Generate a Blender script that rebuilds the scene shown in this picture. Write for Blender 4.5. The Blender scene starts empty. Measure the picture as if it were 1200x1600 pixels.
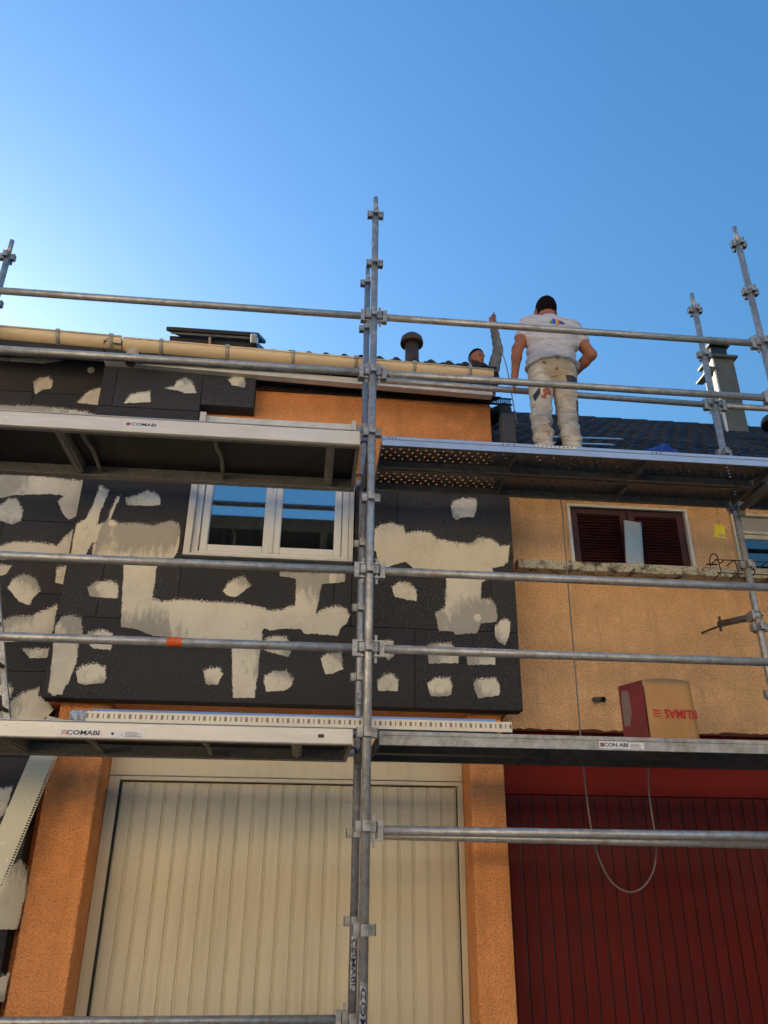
import bpy, math, random
import numpy as np
from mathutils import Vector, Matrix
random.seed(7); rng = np.random.default_rng(7)
S = bpy.context.scene
COL = S.collection
rad = math.radians

# ------------------------------------------------------------------ camera
cam_d = bpy.data.cameras.new('camera'); cam = bpy.data.objects.new('camera', cam_d); COL.objects.link(cam)
PIT, YAW, ROL = rad(25.391), rad(5.374), rad(0.484)
fw = Vector((math.sin(YAW)*math.cos(PIT), math.cos(YAW)*math.cos(PIT), math.sin(PIT)))
rt = Vector((math.cos(YAW), -math.sin(YAW), 0)); up = rt.cross(fw)
rt2 = rt*math.cos(ROL)+up*math.sin(ROL); up2 = -rt*math.sin(ROL)+up*math.cos(ROL)
mw = Matrix((rt2, up2, -fw)).transposed().to_4x4(); mw.translation = (-0.3468, -4.62, 1.6048)
cam.matrix_world = mw
cam_d.sensor_fit = 'HORIZONTAL'; cam_d.sensor_width = 36; cam_d.lens = 36.965
cam_d.clip_start = 0.05; cam_d.clip_end = 3000
S.camera = cam

# ------------------------------------------------------------------ sky and sun
SUN_EL, SUN_AZ = rad(13), rad(-36)          # azimuth from +Y towards +X (sun stands behind the houses, to the left)
W = bpy.data.worlds.new('World'); S.world = W; W.use_nodes = True
nt = W.node_tree; nt.nodes.clear()
sky = nt.nodes.new('ShaderNodeTexSky'); sky.sky_type = 'NISHITA'; sky.sun_disc = False
sky.sun_elevation = SUN_EL; sky.sun_rotation = SUN_AZ
sky.altitude = 0; sky.air_density = 2.3; sky.dust_density = 5.0; sky.ozone_density = 10.0
bg = nt.nodes.new('ShaderNodeBackground'); bg.inputs[1].default_value = 0.100
wo = nt.nodes.new('ShaderNodeOutputWorld')
nt.links.new(sky.outputs[0], bg.inputs[0]); nt.links.new(bg.outputs[0], wo.inputs[0])
sd = bpy.data.lights.new('sun', 'SUN'); sd.energy = 5.0; sd.angle = rad(0.55); sd.color = (1.0, 0.86, 0.68)
sun = bpy.data.objects.new('sun', sd); COL.objects.link(sun)
sdir = Vector((math.sin(SUN_AZ)*math.cos(SUN_EL), math.cos(SUN_AZ)*math.cos(SUN_EL), math.sin(SUN_EL)))
sun.rotation_euler = (-sdir).to_track_quat('-Z', 'Y').to_euler(); sun.location = sdir*60
S.render.engine = 'CYCLES'
S.view_settings.view_transform = 'Standard'; S.view_settings.look = 'None'
S.view_settings.gamma = 1; S.view_settings.use_curve_mapping = False
S.view_settings.exposure = 2.03

# ------------------------------------------------------------------ materials
def srgb(r, g, b):
    f = lambda c: (c/255/12.92) if c/255 <= .04045 else ((c/255+.055)/1.055)**2.4
    return (f(r), f(g), f(b))
def node(nt, t, **k):
    n = nt.nodes.new(t)
    for a, v in k.items():
        if a.startswith('i_'): n.inputs[int(a[2:]) if a[2:].isdigit() else a[2:]].default_value = v
        else: setattr(n, a, v)
    return n
def ramp(nt, fac, stops):
    r = nt.nodes.new('ShaderNodeValToRGB'); e = r.color_ramp.elements
    while len(e) < len(stops): e.new(.5)
    for el, (p, c) in zip(e, stops):
        el.position = p; el.color = (c if isinstance(c, tuple) else (c, c, c))[:3] + (1,)
    nt.links.new(fac, r.inputs[0]); return r.outputs[0]
def mixc(nt, fac, a, b, mode='MIX'):
    m = nt.nodes.new('ShaderNodeMix'); m.data_type = 'RGBA'; m.blend_type = mode
    for s, v in ((m.inputs[0], fac), (m.inputs[6], a), (m.inputs[7], b)):
        if hasattr(v, 'links') or hasattr(v, 'is_linked'): nt.links.new(v, s)
        else: s.default_value = v if not isinstance(v, tuple) else v[:3]+(1,)
    return m.outputs[2]
def mth(nt, op, a, b=None, clamp=False):
    m = nt.nodes.new('ShaderNodeMath'); m.operation = op; m.use_clamp = clamp
    for s, v in ((m.inputs[0], a), (m.inputs[1], b)):
        if v is None: continue
        if hasattr(v, 'is_linked'): nt.links.new(v, s)
        else: s.default_value = v
    return m.outputs[0]
def noise(nt, vec, scale, detail=4, rough=.55, out=0):
    n = node(nt, 'ShaderNodeTexNoise'); n.inputs['Scale'].default_value = scale
    n.inputs['Detail'].default_value = detail; n.inputs['Roughness'].default_value = rough
    nt.links.new(vec, n.inputs['Vector']); return n.outputs[out]
class MT:
    """small wrapper round a principled material"""
    def __init__(s, name, col, rough=.6, metal=0., spec=.5):
        s.m = bpy.data.materials.new(name); s.m.use_nodes = True; s.nt = s.m.node_tree
        s.b = s.nt.nodes['Principled BSDF']; s.out = s.nt.nodes['Material Output']
        s.b.inputs['Base Color'].default_value = col[:3]+(1,); s.b.inputs['Roughness'].default_value = rough
        s.b.inputs['Metallic'].default_value = metal; s.b.inputs['Specular IOR Level'].default_value = spec
        s.col = col; s.tc = node(s.nt, 'ShaderNodeTexCoord'); s.vec = s.tc.outputs['Object']
        s.c = None
    def color(s, c): s.nt.links.new(c, s.b.inputs['Base Color']); s.c = c; return s
    def cur(s): return s.c if s.c is not None else s.col
    def rough(s, c): s.nt.links.new(c, s.b.inputs['Roughness']); return s
    def var(s, scale, c2, lo=.35, hi=.7, detail=5):          # blotchy second colour
        f = ramp(s.nt, noise(s.nt, s.vec, scale, detail), [(lo, 0.), (hi, 1.)])
        return s.color(mixc(s.nt, f, s.cur(), c2))
    def spots(s, scale, c2, thr=.66, w=.03, detail=6, amount=1.):
        f = ramp(s.nt, noise(s.nt, s.vec, scale, detail, .6), [(thr, 0.), (thr+w, amount)])
        return s.color(mixc(s.nt, f, s.cur(), c2))
    def rnd(s, amt=.25):                                     # brightness by object
        oi = node(s.nt, 'ShaderNodeObjectInfo')
        v = mth(s.nt, 'ADD', mth(s.nt, 'MULTIPLY', oi.outputs['Random'], 2*amt), 1-amt)
        h = node(s.nt, 'ShaderNodeHueSaturation'); s.nt.links.new(v, h.inputs['Value'])
        c = s.cur()
        if isinstance(c, tuple): h.inputs['Color'].default_value = c[:3]+(1,)
        else: s.nt.links.new(c, h.inputs['Color'])
        return s.color(h.outputs[0])
    def bump(s, h, strength=.5, dist=.01):
        b = node(s.nt, 'ShaderNodeBump'); b.inputs['Strength'].default_value = strength; b.inputs['Distance'].default_value = dist
        s.nt.links.new(h, b.inputs['Height'])
        if s.b.inputs['Normal'].is_linked:
            s.nt.links.new(s.b.inputs['Normal'].links[0].from_socket, b.inputs['Normal'])
        s.nt.links.new(b.outputs[0], s.b.inputs['Normal']); return s
    def nbump(s, scale, strength=.5, dist=.01, detail=4): return s.bump(noise(s.nt, s.vec, scale, detail), strength, dist)

def stucco(name, col, dark, dirt=None):
    t = MT(name, col, .92, 0, .2)
    v = node(t.nt, 'ShaderNodeTexVoronoi'); v.inputs['Scale'].default_value = 62; v.inputs['Randomness'].default_value = 1
    wv = node(t.nt, 'ShaderNodeVectorMath', operation='ADD')
    t.nt.links.new(t.vec, wv.inputs[0])
    n3 = node(t.nt, 'ShaderNodeTexNoise'); n3.inputs['Scale'].default_value = 60; t.nt.links.new(t.vec, n3.inputs['Vector'])
    sc = node(t.nt, 'ShaderNodeVectorMath', operation='SCALE'); sc.inputs['Scale'].default_value = .02
    t.nt.links.new(n3.outputs[1], sc.inputs[0]); t.nt.links.new(sc.outputs[0], wv.inputs[1])
    t.nt.links.new(wv.outputs[0], v.inputs['Vector'])
    n = noise(t.nt, t.vec, 48, 5, .65)
    h = mth(t.nt, 'ADD', mth(t.nt, 'MULTIPLY', v.outputs['Distance'], -.7), n)
    # shade in the pits between the grains, painted into the colour
    pit = ramp(t.nt, noise(t.nt, t.vec, 105, 4, .62), [(.36, 1.), (.50, 0.)])
    t.var(1.3, tuple(c*.86 for c in col), .35, .7)
    t.var(9, tuple(min(1, c*1.1) for c in col), .45, .75)
    t.color(mixc(t.nt, mth(t.nt, 'MULTIPLY', pit, .70), t.cur(), dark))
    if dirt:
        f = ramp(t.nt, noise(t.nt, t.vec, .9, 6, .65), [(.52, 0.), (.72, .55)])
        t.color(mixc(t.nt, f, t.cur(), dirt))
    ms = node(t.nt, 'ShaderNodeMapping'); ms.inputs['Scale'].default_value = (5, 5, .5); t.nt.links.new(t.vec, ms.inputs[0])
    st = ramp(t.nt, noise(t.nt, ms.outputs[0], 1.6, 7, .62), [(.48, 0.), (.70, .34)])
    t.color(mixc(t.nt, st, t.cur(), tuple(c*.52 for c in col)))
    bl = ramp(t.nt, noise(t.nt, t.vec, 3.2, 7, .68), [(.52, 0.), (.68, .30)])
    t.color(mixc(t.nt, bl, t.cur(), (col[0]*.62, col[1]*.60, col[2]*.62)))
    sc_ = ramp(t.nt, noise(t.nt, t.vec, 17, 7, .7), [(.665, 0.), (.685, .7)])
    t.color(mixc(t.nt, sc_, t.cur(), tuple(min(1, c*1.15+.03) for c in col)))
    t.bump(h, .9, .013)
    return t.m
def galv(name, col=(.50, .495, .475), dirty=.6, rough=.38, metal=.62, thr=.54):
    t = MT(name, col, rough, metal, .5)
    t.var(28, tuple(c*.62 for c in col), .3, .7, 6).var(160, tuple(c*1.3 for c in col), .5, .75, 3)
    rr = ramp(t.nt, noise(t.nt, t.vec, 40, 5), [(.3, rough-.08), (.7, rough+.18)]); t.rough(rr)
    if dirty:
        # dried render and grime that has fallen on the upper side
        g = node(t.nt, 'ShaderNodeNewGeometry'); sx = node(t.nt, 'ShaderNodeSeparateXYZ'); t.nt.links.new(g.outputs['Normal'], sx.inputs[0])
        upm = ramp(t.nt, sx.outputs[2], [(.25, .25), (.75, 1.)])
        sp = ramp(t.nt, noise(t.nt, t.vec, 22, 8, .7), [(thr, 0.), (thr+.05, 1.)])
        f = mth(t.nt, 'MULTIPLY', mth(t.nt, 'MULTIPLY', upm, sp), dirty)
        t.color(mixc(t.nt, f, t.cur(), (.52, .48, .40)))
        dn = ramp(t.nt, noise(t.nt, t.vec, 9, 6, .7), [(.47, 0.), (.68, .6)])
        rs = ramp(t.nt, noise(t.nt, t.vec, 5.5, 7, .72), [(.60, 0.), (.66, .6)])
        t.color(mixc(t.nt, rs, t.cur(), (.30, .15, .11)))
        t.color(mixc(t.nt, dn, t.cur(), (.15, .125, .09)))
        me = mth(t.nt, 'SUBTRACT', metal, mth(t.nt, 'MULTIPLY', mth(t.nt, 'MAXIMUM', f, dn), metal))
        t.nt.links.new(me, t.b.inputs['Metallic'])
    t.nbump(90, .15, .002, 5)
    return t.m
def plain(name, col, rough=.6, metal=0., v=.85, scale=6, spec=.5, bscale=0, bstr=.2, bd=.002):
    t = MT(name, col, rough, metal, spec); t.var(scale, tuple(c*v for c in col))
    if bscale: t.nbump(bscale, bstr, bd)
    return t.m

def streaks(t, c, amt):
    ms = node(t.nt, 'ShaderNodeMapping'); ms.inputs['Scale'].default_value = (9, 9, .55); ms.inputs['Location'].default_value = (3, 1, 2); t.nt.links.new(t.tc.outputs['Object'], ms.inputs[0])
    oi = node(t.nt, 'ShaderNodeObjectInfo'); va = node(t.nt, 'ShaderNodeVectorMath', operation='ADD'); t.nt.links.new(ms.outputs[0], va.inputs[0]); t.nt.links.new(oi.outputs['Location'], va.inputs[1])
    f = ramp(t.nt, noise(t.nt, va.outputs[0], 1.9, 7, .66), [(.50, 0.), (.70, amt)]); t.color(mixc(t.nt, f, t.cur(), c))
M = {}
M['orange'] = stucco('orange_render', srgb(246, 166, 104), srgb(140, 78, 40))
M['ochre'] = stucco('ochre_render', srgb(240, 192, 140), srgb(150, 104, 66), srgb(206, 156, 110))
t = MT('graphite_foam', (.038, .036, .038), .88, 0, .3)
t.var(120, (.095, .092, .096), .50, .66, 3).var(2.2, (.046, .043, .043), .42, .75).spots(14, (.10, .098, .095), .71, .03, 8, .5)
t.nbump(240, .7, .004, 3); t.rnd(.10); M['foam'] = t.m
t = MT('putty', (.78, .71, .56), .86, 0, .25)
t.var(3.0, (.62, .565, .44), .35, .7).var(16, (.74, .685, .55), .45, .75)
at_ = node(t.nt, 'ShaderNodeAttribute', attribute_name='sd'); thin = node(t.nt, 'ShaderNodeAttribute', attribute_name='thin')
mp = node(t.nt, 'ShaderNodeMapping'); mp.inputs['Scale'].default_value = (1, 1, .35); t.nt.links.new(t.vec, mp.inputs[0])
n1 = noise(t.nt, t.vec, 130, 5, .7); n2 = noise(t.nt, mp.outputs[0], 34, 6, .65)
# thinly scraped places let the graphite show through
thf = ramp(t.nt, mth(t.nt, 'ADD', thin.outputs['Fac'], mth(t.nt, 'MULTIPLY', mth(t.nt, 'SUBTRACT', n2, .5), .55)), [(.44, 0.), (.60, .62)])
t.color(mixc(t.nt, thf, t.cur(), (.215, .21, .20)))
fea = node(t.nt, 'ShaderNodeAttribute', attribute_name='feather')
n4 = noise(t.nt, t.vec, 75, 6, .72)
nm_ = mth(t.nt, 'ADD', mth(t.nt, 'MULTIPLY', mth(t.nt, 'SUBTRACT', n1, .5), .07), mth(t.nt, 'MULTIPLY', mth(t.nt, 'SUBTRACT', n4, .5), .10))
rg = node(t.nt, 'ShaderNodeAttribute', attribute_name='ring')
t.color(mixc(t.nt, mth(t.nt, 'MULTIPLY', rg.outputs['Fac'], .45), t.cur(), (.26, .24, .20)))  # rim shade of the discs, painted as a darker arc
edge = mth(t.nt, 'ADD', at_.outputs['Fac'], mth(t.nt, 'MULTIPLY', nm_, fea.outputs['Fac']))
edge = mth(t.nt, 'ADD', edge, mth(t.nt, 'MULTIPLY', mth(t.nt, 'SUBTRACT', n2, .5), .03))
al = mth(t.nt, 'GREATER_THAN', edge, 0.0)
t.nt.links.new(al, t.b.inputs['Alpha'])
t.bump(n2, .35, .006).nbump(300, .2, .002); M['putty'] = t.m

M['galv'] = galv('galvanised_tube', dirty=1.0)
M['galv_splash'] = galv('splashed_tube', dirty=1.0, thr=.485)
M['galvc'] = galv('galvanised_tube_clean', (.40, .415, .43), .5, .42, .75, .60)
M['zinc'] = galv('zinc_bracket', (.42, .43, .43), .3, .5, .6, .64)
t = MT('aluminium_beam', (.70, .665, .60), .48, .25)
mp_ = node(t.nt, 'ShaderNodeMapping'); mp_.inputs['Scale'].default_value = (.25, 1, 1.6); t.nt.links.new(t.vec, mp_.inputs[0]); t.vec = mp_.outputs[0]
t.var(14, (.62, .58, .51), .35, .7).spots(70, (.30, .27, .22), .66, .04, 6, .7).spots(24, (.80, .78, .74), .62, .05, 6, .6); t.nbump(60, .12, .002); M['alu'] = t.m
M['alu_dark'] = galv('aluminium_member', (.30, .275, .23), .2, .55, .35, .7)
t = MT('galvanised_plank_edge', (.50, .54, .60), .34, .75); t.var(9, (.42, .46, .52), .35, .7).spots(60, (.36, .35, .33), .68, .04, 6, .6); M['steel_edge'] = t.m
M['steel_old'] = galv('weathered_plank_edge', (.44, .44, .42), .9, .55, .4, .52)
t = MT('phenolic_plywood', (.020, .014, .010), .55, 0, .4); t.var(5, (.035, .025, .018)).spots(30, (.30, .27, .22), .73, .01, 5, .8); M['ply'] = t.m
# perforated steel plank: a sheet with punched holes
t = MT('perforated_steel', (.17, .165, .155), .55, .5)
t.var(12, (.10, .095, .085), .35, .7).var(50, (.20, .19, .18), .5, .75)
sx = node(t.nt, 'ShaderNodeSeparateXYZ'); t.nt.links.new(t.vec, sx.inputs[0])
def cell(v, pitch, off=0.):
    a = mth(t.nt, 'DIVIDE', mth(t.nt, 'ADD', v, 50+off), pitch)
    return mth(t.nt, 'MULTIPLY', mth(t.nt, 'SUBTRACT', mth(t.nt, 'FRACT', a), .5), pitch), mth(t.nt, 'FLOOR', a)
fy, iy = cell(sx.outputs[1], .046)
stg = mth(t.nt, 'MULTIPLY', mth(t.nt, 'MODULO', iy, 2.0), .031)
fx, ix = cell(mth(t.nt, 'ADD', sx.outputs[0], stg), .062)
d2 = mth(t.nt, 'ADD', mth(t.nt, 'MULTIPLY', fx, fx), mth(t.nt, 'MULTIPLY', fy, fy))
t.nt.links.new(mth(t.nt, 'GREATER_THAN', d2, .0082**2), t.b.inputs['Alpha']); M['perf'] = t.m

M['steel_dark'] = plain('dark_steel', (.15, .148, .14), .55, .5, .6, 20)
M['pvc_beige'] = plain('beige_gutter_plastic', srgb(226, 200, 158), .38, 0, .9, 4)
M['pvc_white'] = plain('white_window_plastic', (.74, .74, .72), .35, 0, .92, 3)
M['trim_white'] = plain('white_trim', (.70, .68, .62), .55, 0, .8, 8)
M['cream_frame'] = plain('cream_frame', (.62, .56, .42), .5, 0, .8, 10)
M['bracket'] = plain('gutter_bracket', (.42, .37, .30), .45, .3, .8, 20)
t = MT('ivory_door_paint', srgb(216, 204, 174), .42, 0, .4); t.var(1.5, srgb(206, 192, 160), .3, .75).spots(45, srgb(120, 108, 84), .745, .01, 5, .8); streaks(t, srgb(166, 152, 122), .28); t.rnd(.03); t.nbump(3, .2, .03); M['door_ivory'] = t.m
t = MT('oxblood_door_paint', srgb(106, 24, 18), .6, 0, .18); t.var(2.5, srgb(88, 19, 14), .35, .7).var(40, srgb(114, 34, 24), .55, .8); streaks(t, (.06, .03, .025), .5); t.rnd(.09); M['door_red'] = t.m
M['lintel_red'] = plain('red_lintel_paint', srgb(124, 28, 16), .62, 0, .8, 3, .15)
M['shutter'] = plain('maroon_shutter', srgb(66, 18, 15), .5, 0, .8, 10)
M['rubber'] = plain('black_seal', (.012, .012, .012), .7)
M['black'] = plain('black_paint', (.014, .014, .015), .45)
t = MT('black_roof_tile', (.014, .012, .012), .36, 0, .38); t.var(7, (.034, .027, .024), .35, .7).spots(60, (.06, .055, .05), .7, .03, 5, .6); t.rnd(.55); t.nbump(60, .2, .004); M['tile'] = t.m
M['dark_wood'] = plain('dark_stained_board', (.03, .028, .03), .7, 0, .6, 9)
M['lead'] = plain('lead_flashing', (.14, .16, .20), .5, .4, .7, 8)
t = MT('concrete_ledge', (.52, .48, .36), .9, 0, .2)
g = node(t.nt, 'ShaderNodeSeparateXYZ'); t.nt.links.new(t.vec, g.inputs[0])
t.spots(9, (.045, .042, .034), .50, .12, 9, .95).spots(60, (.03, .028, .022), .56, .05, 6, .9); t.nbump(70, .6, .006); M['ledge'] = t.m
M['chimney'] = plain('weathered_flue_metal', (.12, .125, .105), .65, .1, .6, 5)
M['brown_pipe'] = plain('brown_vent_pipe', (.075, .045, .035), .6, 0, .55, 12)
M['asphalt'] = MT('asphalt', (.05, .05, .052), .9).var(3, (.07, .068, .065)).nbump(150, .6, .004).m
M['paving'] = MT('pale_paving', (.30, .28, .25), .9).var(2, (.22, .205, .18)).nbump(60, .5, .004).m
M['facade_far'] = MT('sunny_cream_wall', (.80, .71, .56), .9).var(.8, (.74, .65, .50)).nbump(60, .3, .004).m
M['roof_far'] = MT('terracotta_roof', (.17, .075, .05), .8).var(4, (.10, .045, .032)).nbump(14, .5, .02).m
M['dark_room'] = plain('dark_room', (.02, .02, .022), .9)
t = MT('net_curtain', (.55, .55, .56), .9); M['curtain'] = t.m
t = MT('striped_curtain', (.45, .43, .38), .9)
wv = node(t.nt, 'ShaderNodeTexWave', bands_direction='Z'); wv.inputs['Scale'].default_value = 2.4; t.nt.links.new(t.vec, wv.inputs['Vector'])
t.color(ramp(t.nt, wv.outputs[1], [(.45, (.10, .10, .10)), (.55, (.42, .41, .37))])); M['stripe'] = t.m
# coated double glazing
gm = bpy.data.materials.new('window_glass'); gm.use_nodes = True; gn = gm.node_tree; gn.nodes.clear()
o_ = gn.nodes.new('ShaderNodeOutputMaterial'); mx = gn.nodes.new('ShaderNodeMixShader'); tr = gn.nodes.new('ShaderNodeBsdfTransparent')
gl = gn.nodes.new('ShaderNodeBsdfGlossy'); gl.inputs['Roughness'].default_value = .012; gl.inputs['Color'].default_value = (.86, .92, 1, 1)
lw = gn.nodes.new('ShaderNodeLayerWeight'); lw.inputs['Blend'].default_value = .42
tr.inputs['Color'].default_value = (.62, .66, .66, 1)
rp = gn.nodes.new('ShaderNodeMapRange'); rp.inputs['To Min'].default_value = .33; rp.inputs['To Max'].default_value = 1.0
gn.links.new(lw.outputs['Fresnel'], rp.inputs['Value']); gn.links.new(rp.outputs[0], mx.inputs[0])
gn.links.new(tr.outputs[0], mx.inputs[1]); gn.links.new(gl.outputs[0], mx.inputs[2]); gn.links.new(mx.outputs[0], o_.inputs[0])
M['glass'] = gm
gm2 = gm.copy(); gm2.name = 'old_window_glass'; [n for n in gm2.node_tree.nodes if n.type == 'MAP_RANGE'][0].inputs['To Min'].default_value = .06; M['glass_old'] = gm2
t = MT('cardboard', srgb(192, 148, 98), .8, 0, .2); t.var(3, srgb(172, 128, 82), .3, .7).var(40, srgb(184, 140, 92), .4, .8); t.nbump(18, .15, .01); M['card'] = t.m
t = MT('red_carton_print', srgb(122, 14, 18), .5, 0, .5); t.var(5, srgb(104, 10, 14)); M['card_red'] = t.m
M['print_red'] = plain('red_print', srgb(196, 42, 34), .7)
M['navy'] = plain('navy_print', (.012, .018, .07), .5)
M['print_black'] = plain('black_print', (.02, .02, .022), .5)
t = MT('sticker_white', (.72, .72, .72), .45); t.spots(40, (.35, .33, .30), .66, .03, 6, .7); M['sticker'] = t.m
t = MT('torn_sticker', (.50, .50, .49), .55); t.spots(34, (.16, .16, .15), .50, .06, 7, .95).spots(90, (.22, .21, .19), .52, .05, 5, .8); M['torn'] = t.m
M['orange_print'] = plain('orange_print', srgb(214, 84, 30), .5)
M['tape'] = plain('orange_tape', srgb(226, 92, 24), .5)
M['yellow'] = plain('yellow_tag', srgb(222, 204, 52), .5)
M['cable'] = plain('grey_cable', (.23, .21, .18), .7)
M['pale_profile'] = MT('pale_primed_profile', (.60, .58, .46), .45, .1).var(2, (.50, .50, .42)).spots(20, (.75, .76, .74), .64, .05, 6, .8).m
M['mill_alu'] = plain('mill_aluminium', (.68, .71, .75), .28, .9, .92, 3)
t = MT('slotted_profile', (.74, .66, .52), .5, .1); t.var(8, (.64, .57, .45))
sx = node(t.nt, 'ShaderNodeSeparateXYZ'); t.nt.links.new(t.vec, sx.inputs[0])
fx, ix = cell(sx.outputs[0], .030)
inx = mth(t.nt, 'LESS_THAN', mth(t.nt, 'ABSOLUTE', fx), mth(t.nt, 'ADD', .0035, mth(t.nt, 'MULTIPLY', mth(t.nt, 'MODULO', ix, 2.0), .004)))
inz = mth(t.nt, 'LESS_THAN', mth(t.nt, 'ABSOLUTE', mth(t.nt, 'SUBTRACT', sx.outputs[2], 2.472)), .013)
t.color(mixc(t.nt, mth(t.nt, 'MULTIPLY', inx, inz), t.cur(), (.20, .17, .125))); M['slotted'] = t.m   # slots are not cut; their inner shade is painted dark
M['tarp'] = plain('blue_tarpaulin', (.03, .06, .30), .45, 0, .6, 20, .5, 30, .4, .01)
M['foam_grey'] = MT('grey_offcut', (.085, .085, .10), .9).nbump(200, .4, .003).m

# ------------------------------------------------------------------ mesh helpers
class MB:
    def __init__(s): s.v = []; s.f = []; s.s = []
    def add(s, vs, fs, smooth=False):
        o = len(s.v); s.v += [tuple(map(float, v)) for v in vs]; s.f += [tuple(i+o for i in f) for f in fs]; s.s += [smooth]*len(fs); return s
    def box(s, x0, x1, y0, y1, z0, z1):
        return s.add([(x0,y0,z0),(x1,y0,z0),(x1,y1,z0),(x0,y1,z0),(x0,y0,z1),(x1,y0,z1),(x1,y1,z1),(x0,y1,z1)],
                     [(0,3,2,1),(4,5,6,7),(0,1,5,4),(1,2,6,5),(2,3,7,6),(3,0,4,7)])
    def obox(s, c, ax, ay, az):                      # oriented box, half axes
        c, ax, ay, az = map(Vector, (c, ax, ay, az)); vs = []
        for k in (-1, 1):
            for (i, j) in ((-1,-1),(1,-1),(1,1),(-1,1)): vs.append(c+ax*i+ay*j+az*k)
        return s.add(vs, [(0,3,2,1),(4,5,6,7),(0,1,5,4),(1,2,6,5),(2,3,7,6),(3,0,4,7)])
    def tube(s, pts, r, n=12, cap=True, r2=None):
        pts = [Vector(p) for p in pts]; rings = []
        d0 = (pts[1]-pts[0]).normalized(); u = d0.orthogonal().normalized()
        for i, p in enumerate(pts):
            d = (pts[min(i+1, len(pts)-1)]-pts[max(i-1, 0)]).normalized()
            u = (u-d*u.dot(d)).normalized(); w = d.cross(u)
            q = r if r2 is None else r+(r2-r)*i/(len(pts)-1)
            rings.append([p+(u*math.cos(a)+w*math.sin(a))*q for a in (2*math.pi*k/n for k in range(n))])
        vs = [v for R_ in rings for v in R_]; fs = []
        for i in range(len(pts)-1):
            for k in range(n): fs.append((i*n+k, i*n+(k+1) % n, (i+1)*n+(k+1) % n, (i+1)*n+k))
        s.add(vs, fs, True)
        if cap:
            o = len(s.v)-len(vs)
            s.f += [tuple(o+k for k in reversed(range(n))), tuple(o+(len(pts)-1)*n+k for k in range(n))]; s.s += [False, False]
        return s
    def prism(s, poly, y0, y1):                      # polygon in XZ, extruded along Y
        n = len(poly); vs = [(x, y0, z) for x, z in poly]+[(x, y1, z) for x, z in poly]
        return s.add(vs, [tuple(range(n)), tuple(reversed(range(n, 2*n)))]+[(i, i+n, (i+1) % n+n, (i+1) % n) for i in range(n)])
    def prismx(s, poly, x0, x1):                     # polygon in YZ, extruded along X
        n = len(poly); vs = [(x0, y, z) for y, z in poly]+[(x1, y, z) for y, z in poly]
        return s.add(vs, [tuple(reversed(range(n))), tuple(range(n, 2*n))]+[(i, (i+1) % n, (i+1) % n+n, i+n) for i in range(n)])
    def mesh(s, name):
        me = bpy.data.meshes.new(name); me.from_pydata(s.v, [], s.f); me.update()
        me.polygons.foreach_set('use_smooth', s.s); return me
    def build(s, name, mat, parent=None, bevel=0, loc=None):
        return obj(name, s.mesh(name), mat, parent, bevel, loc)
def obj(name, me, mat, parent=None, bevel=0, loc=None):
    if mat is not None and not len(me.materials): me.materials.append(mat if not isinstance(mat, str) else M[mat])
    o = bpy.data.objects.new(name, me); COL.objects.link(o)
    if loc: o.location = loc
    if parent is not None: attach(o, parent)
    if bevel:
        b = o.modifiers.new('bevel', 'BEVEL'); b.width = bevel; b.segments = 2; b.limit_method = 'ANGLE'; b.harden_normals = False
    return o
WM = {}
def attach(o, parent):
    o.parent = parent; o.matrix_parent_inverse = wmat(parent).inverted()
def wmat(o):
    m = Matrix.LocRotScale(o.location, o.rotation_euler, o.scale)
    return (wmat(o.parent) @ o.matrix_parent_inverse @ m) if o.parent else m
def thing(name, label, cat, loc=(0, 0, 0), group=None):
    o = bpy.data.objects.new(name, None); COL.objects.link(o); o.location = loc; o.empty_display_size = .1
    return tag(o, label, cat, group)
def tag(o, label, cat, group=None):
    o['label'] = label; o['category'] = cat
    if group: o['group'] = group
    return o
def struct(o): o['kind'] = 'structure'; return o
def stuff(o): o['kind'] = 'stuff'; return o
def text_mesh(txt, size, bold=0.0, depth=.0006):
    c = bpy.data.curves.new('lettering', 'FONT'); c.body = txt; c.size = size; c.offset = bold; c.extrude = depth; c.resolution_u = 3
    c.align_x = 'CENTER'; c.align_y = 'CENTER'
    o = bpy.data.objects.new('lettering', c); COL.objects.link(o); bpy.context.view_layer.update()
    me = bpy.data.meshes.new_from_object(o.evaluated_get(bpy.context.evaluated_depsgraph_get()))
    bpy.data.objects.remove(o); return me
def lettering(txt, size, mat, parent, loc, rot, bold=0., sx=1.):
    me = text_mesh(txt, size, bold); R_ = Matrix.Translation(loc) @ rot.to_4x4() @ Matrix.Diagonal((sx, 1, 1, 1)); me.transform(R_)
    me.materials.clear(); return obj('lettering', me, mat, parent)
FACE = Matrix(((1, 0, 0), (0, 0, -1), (0, 1, 0)))       # text plane XY -> XZ, facing -Y
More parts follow.
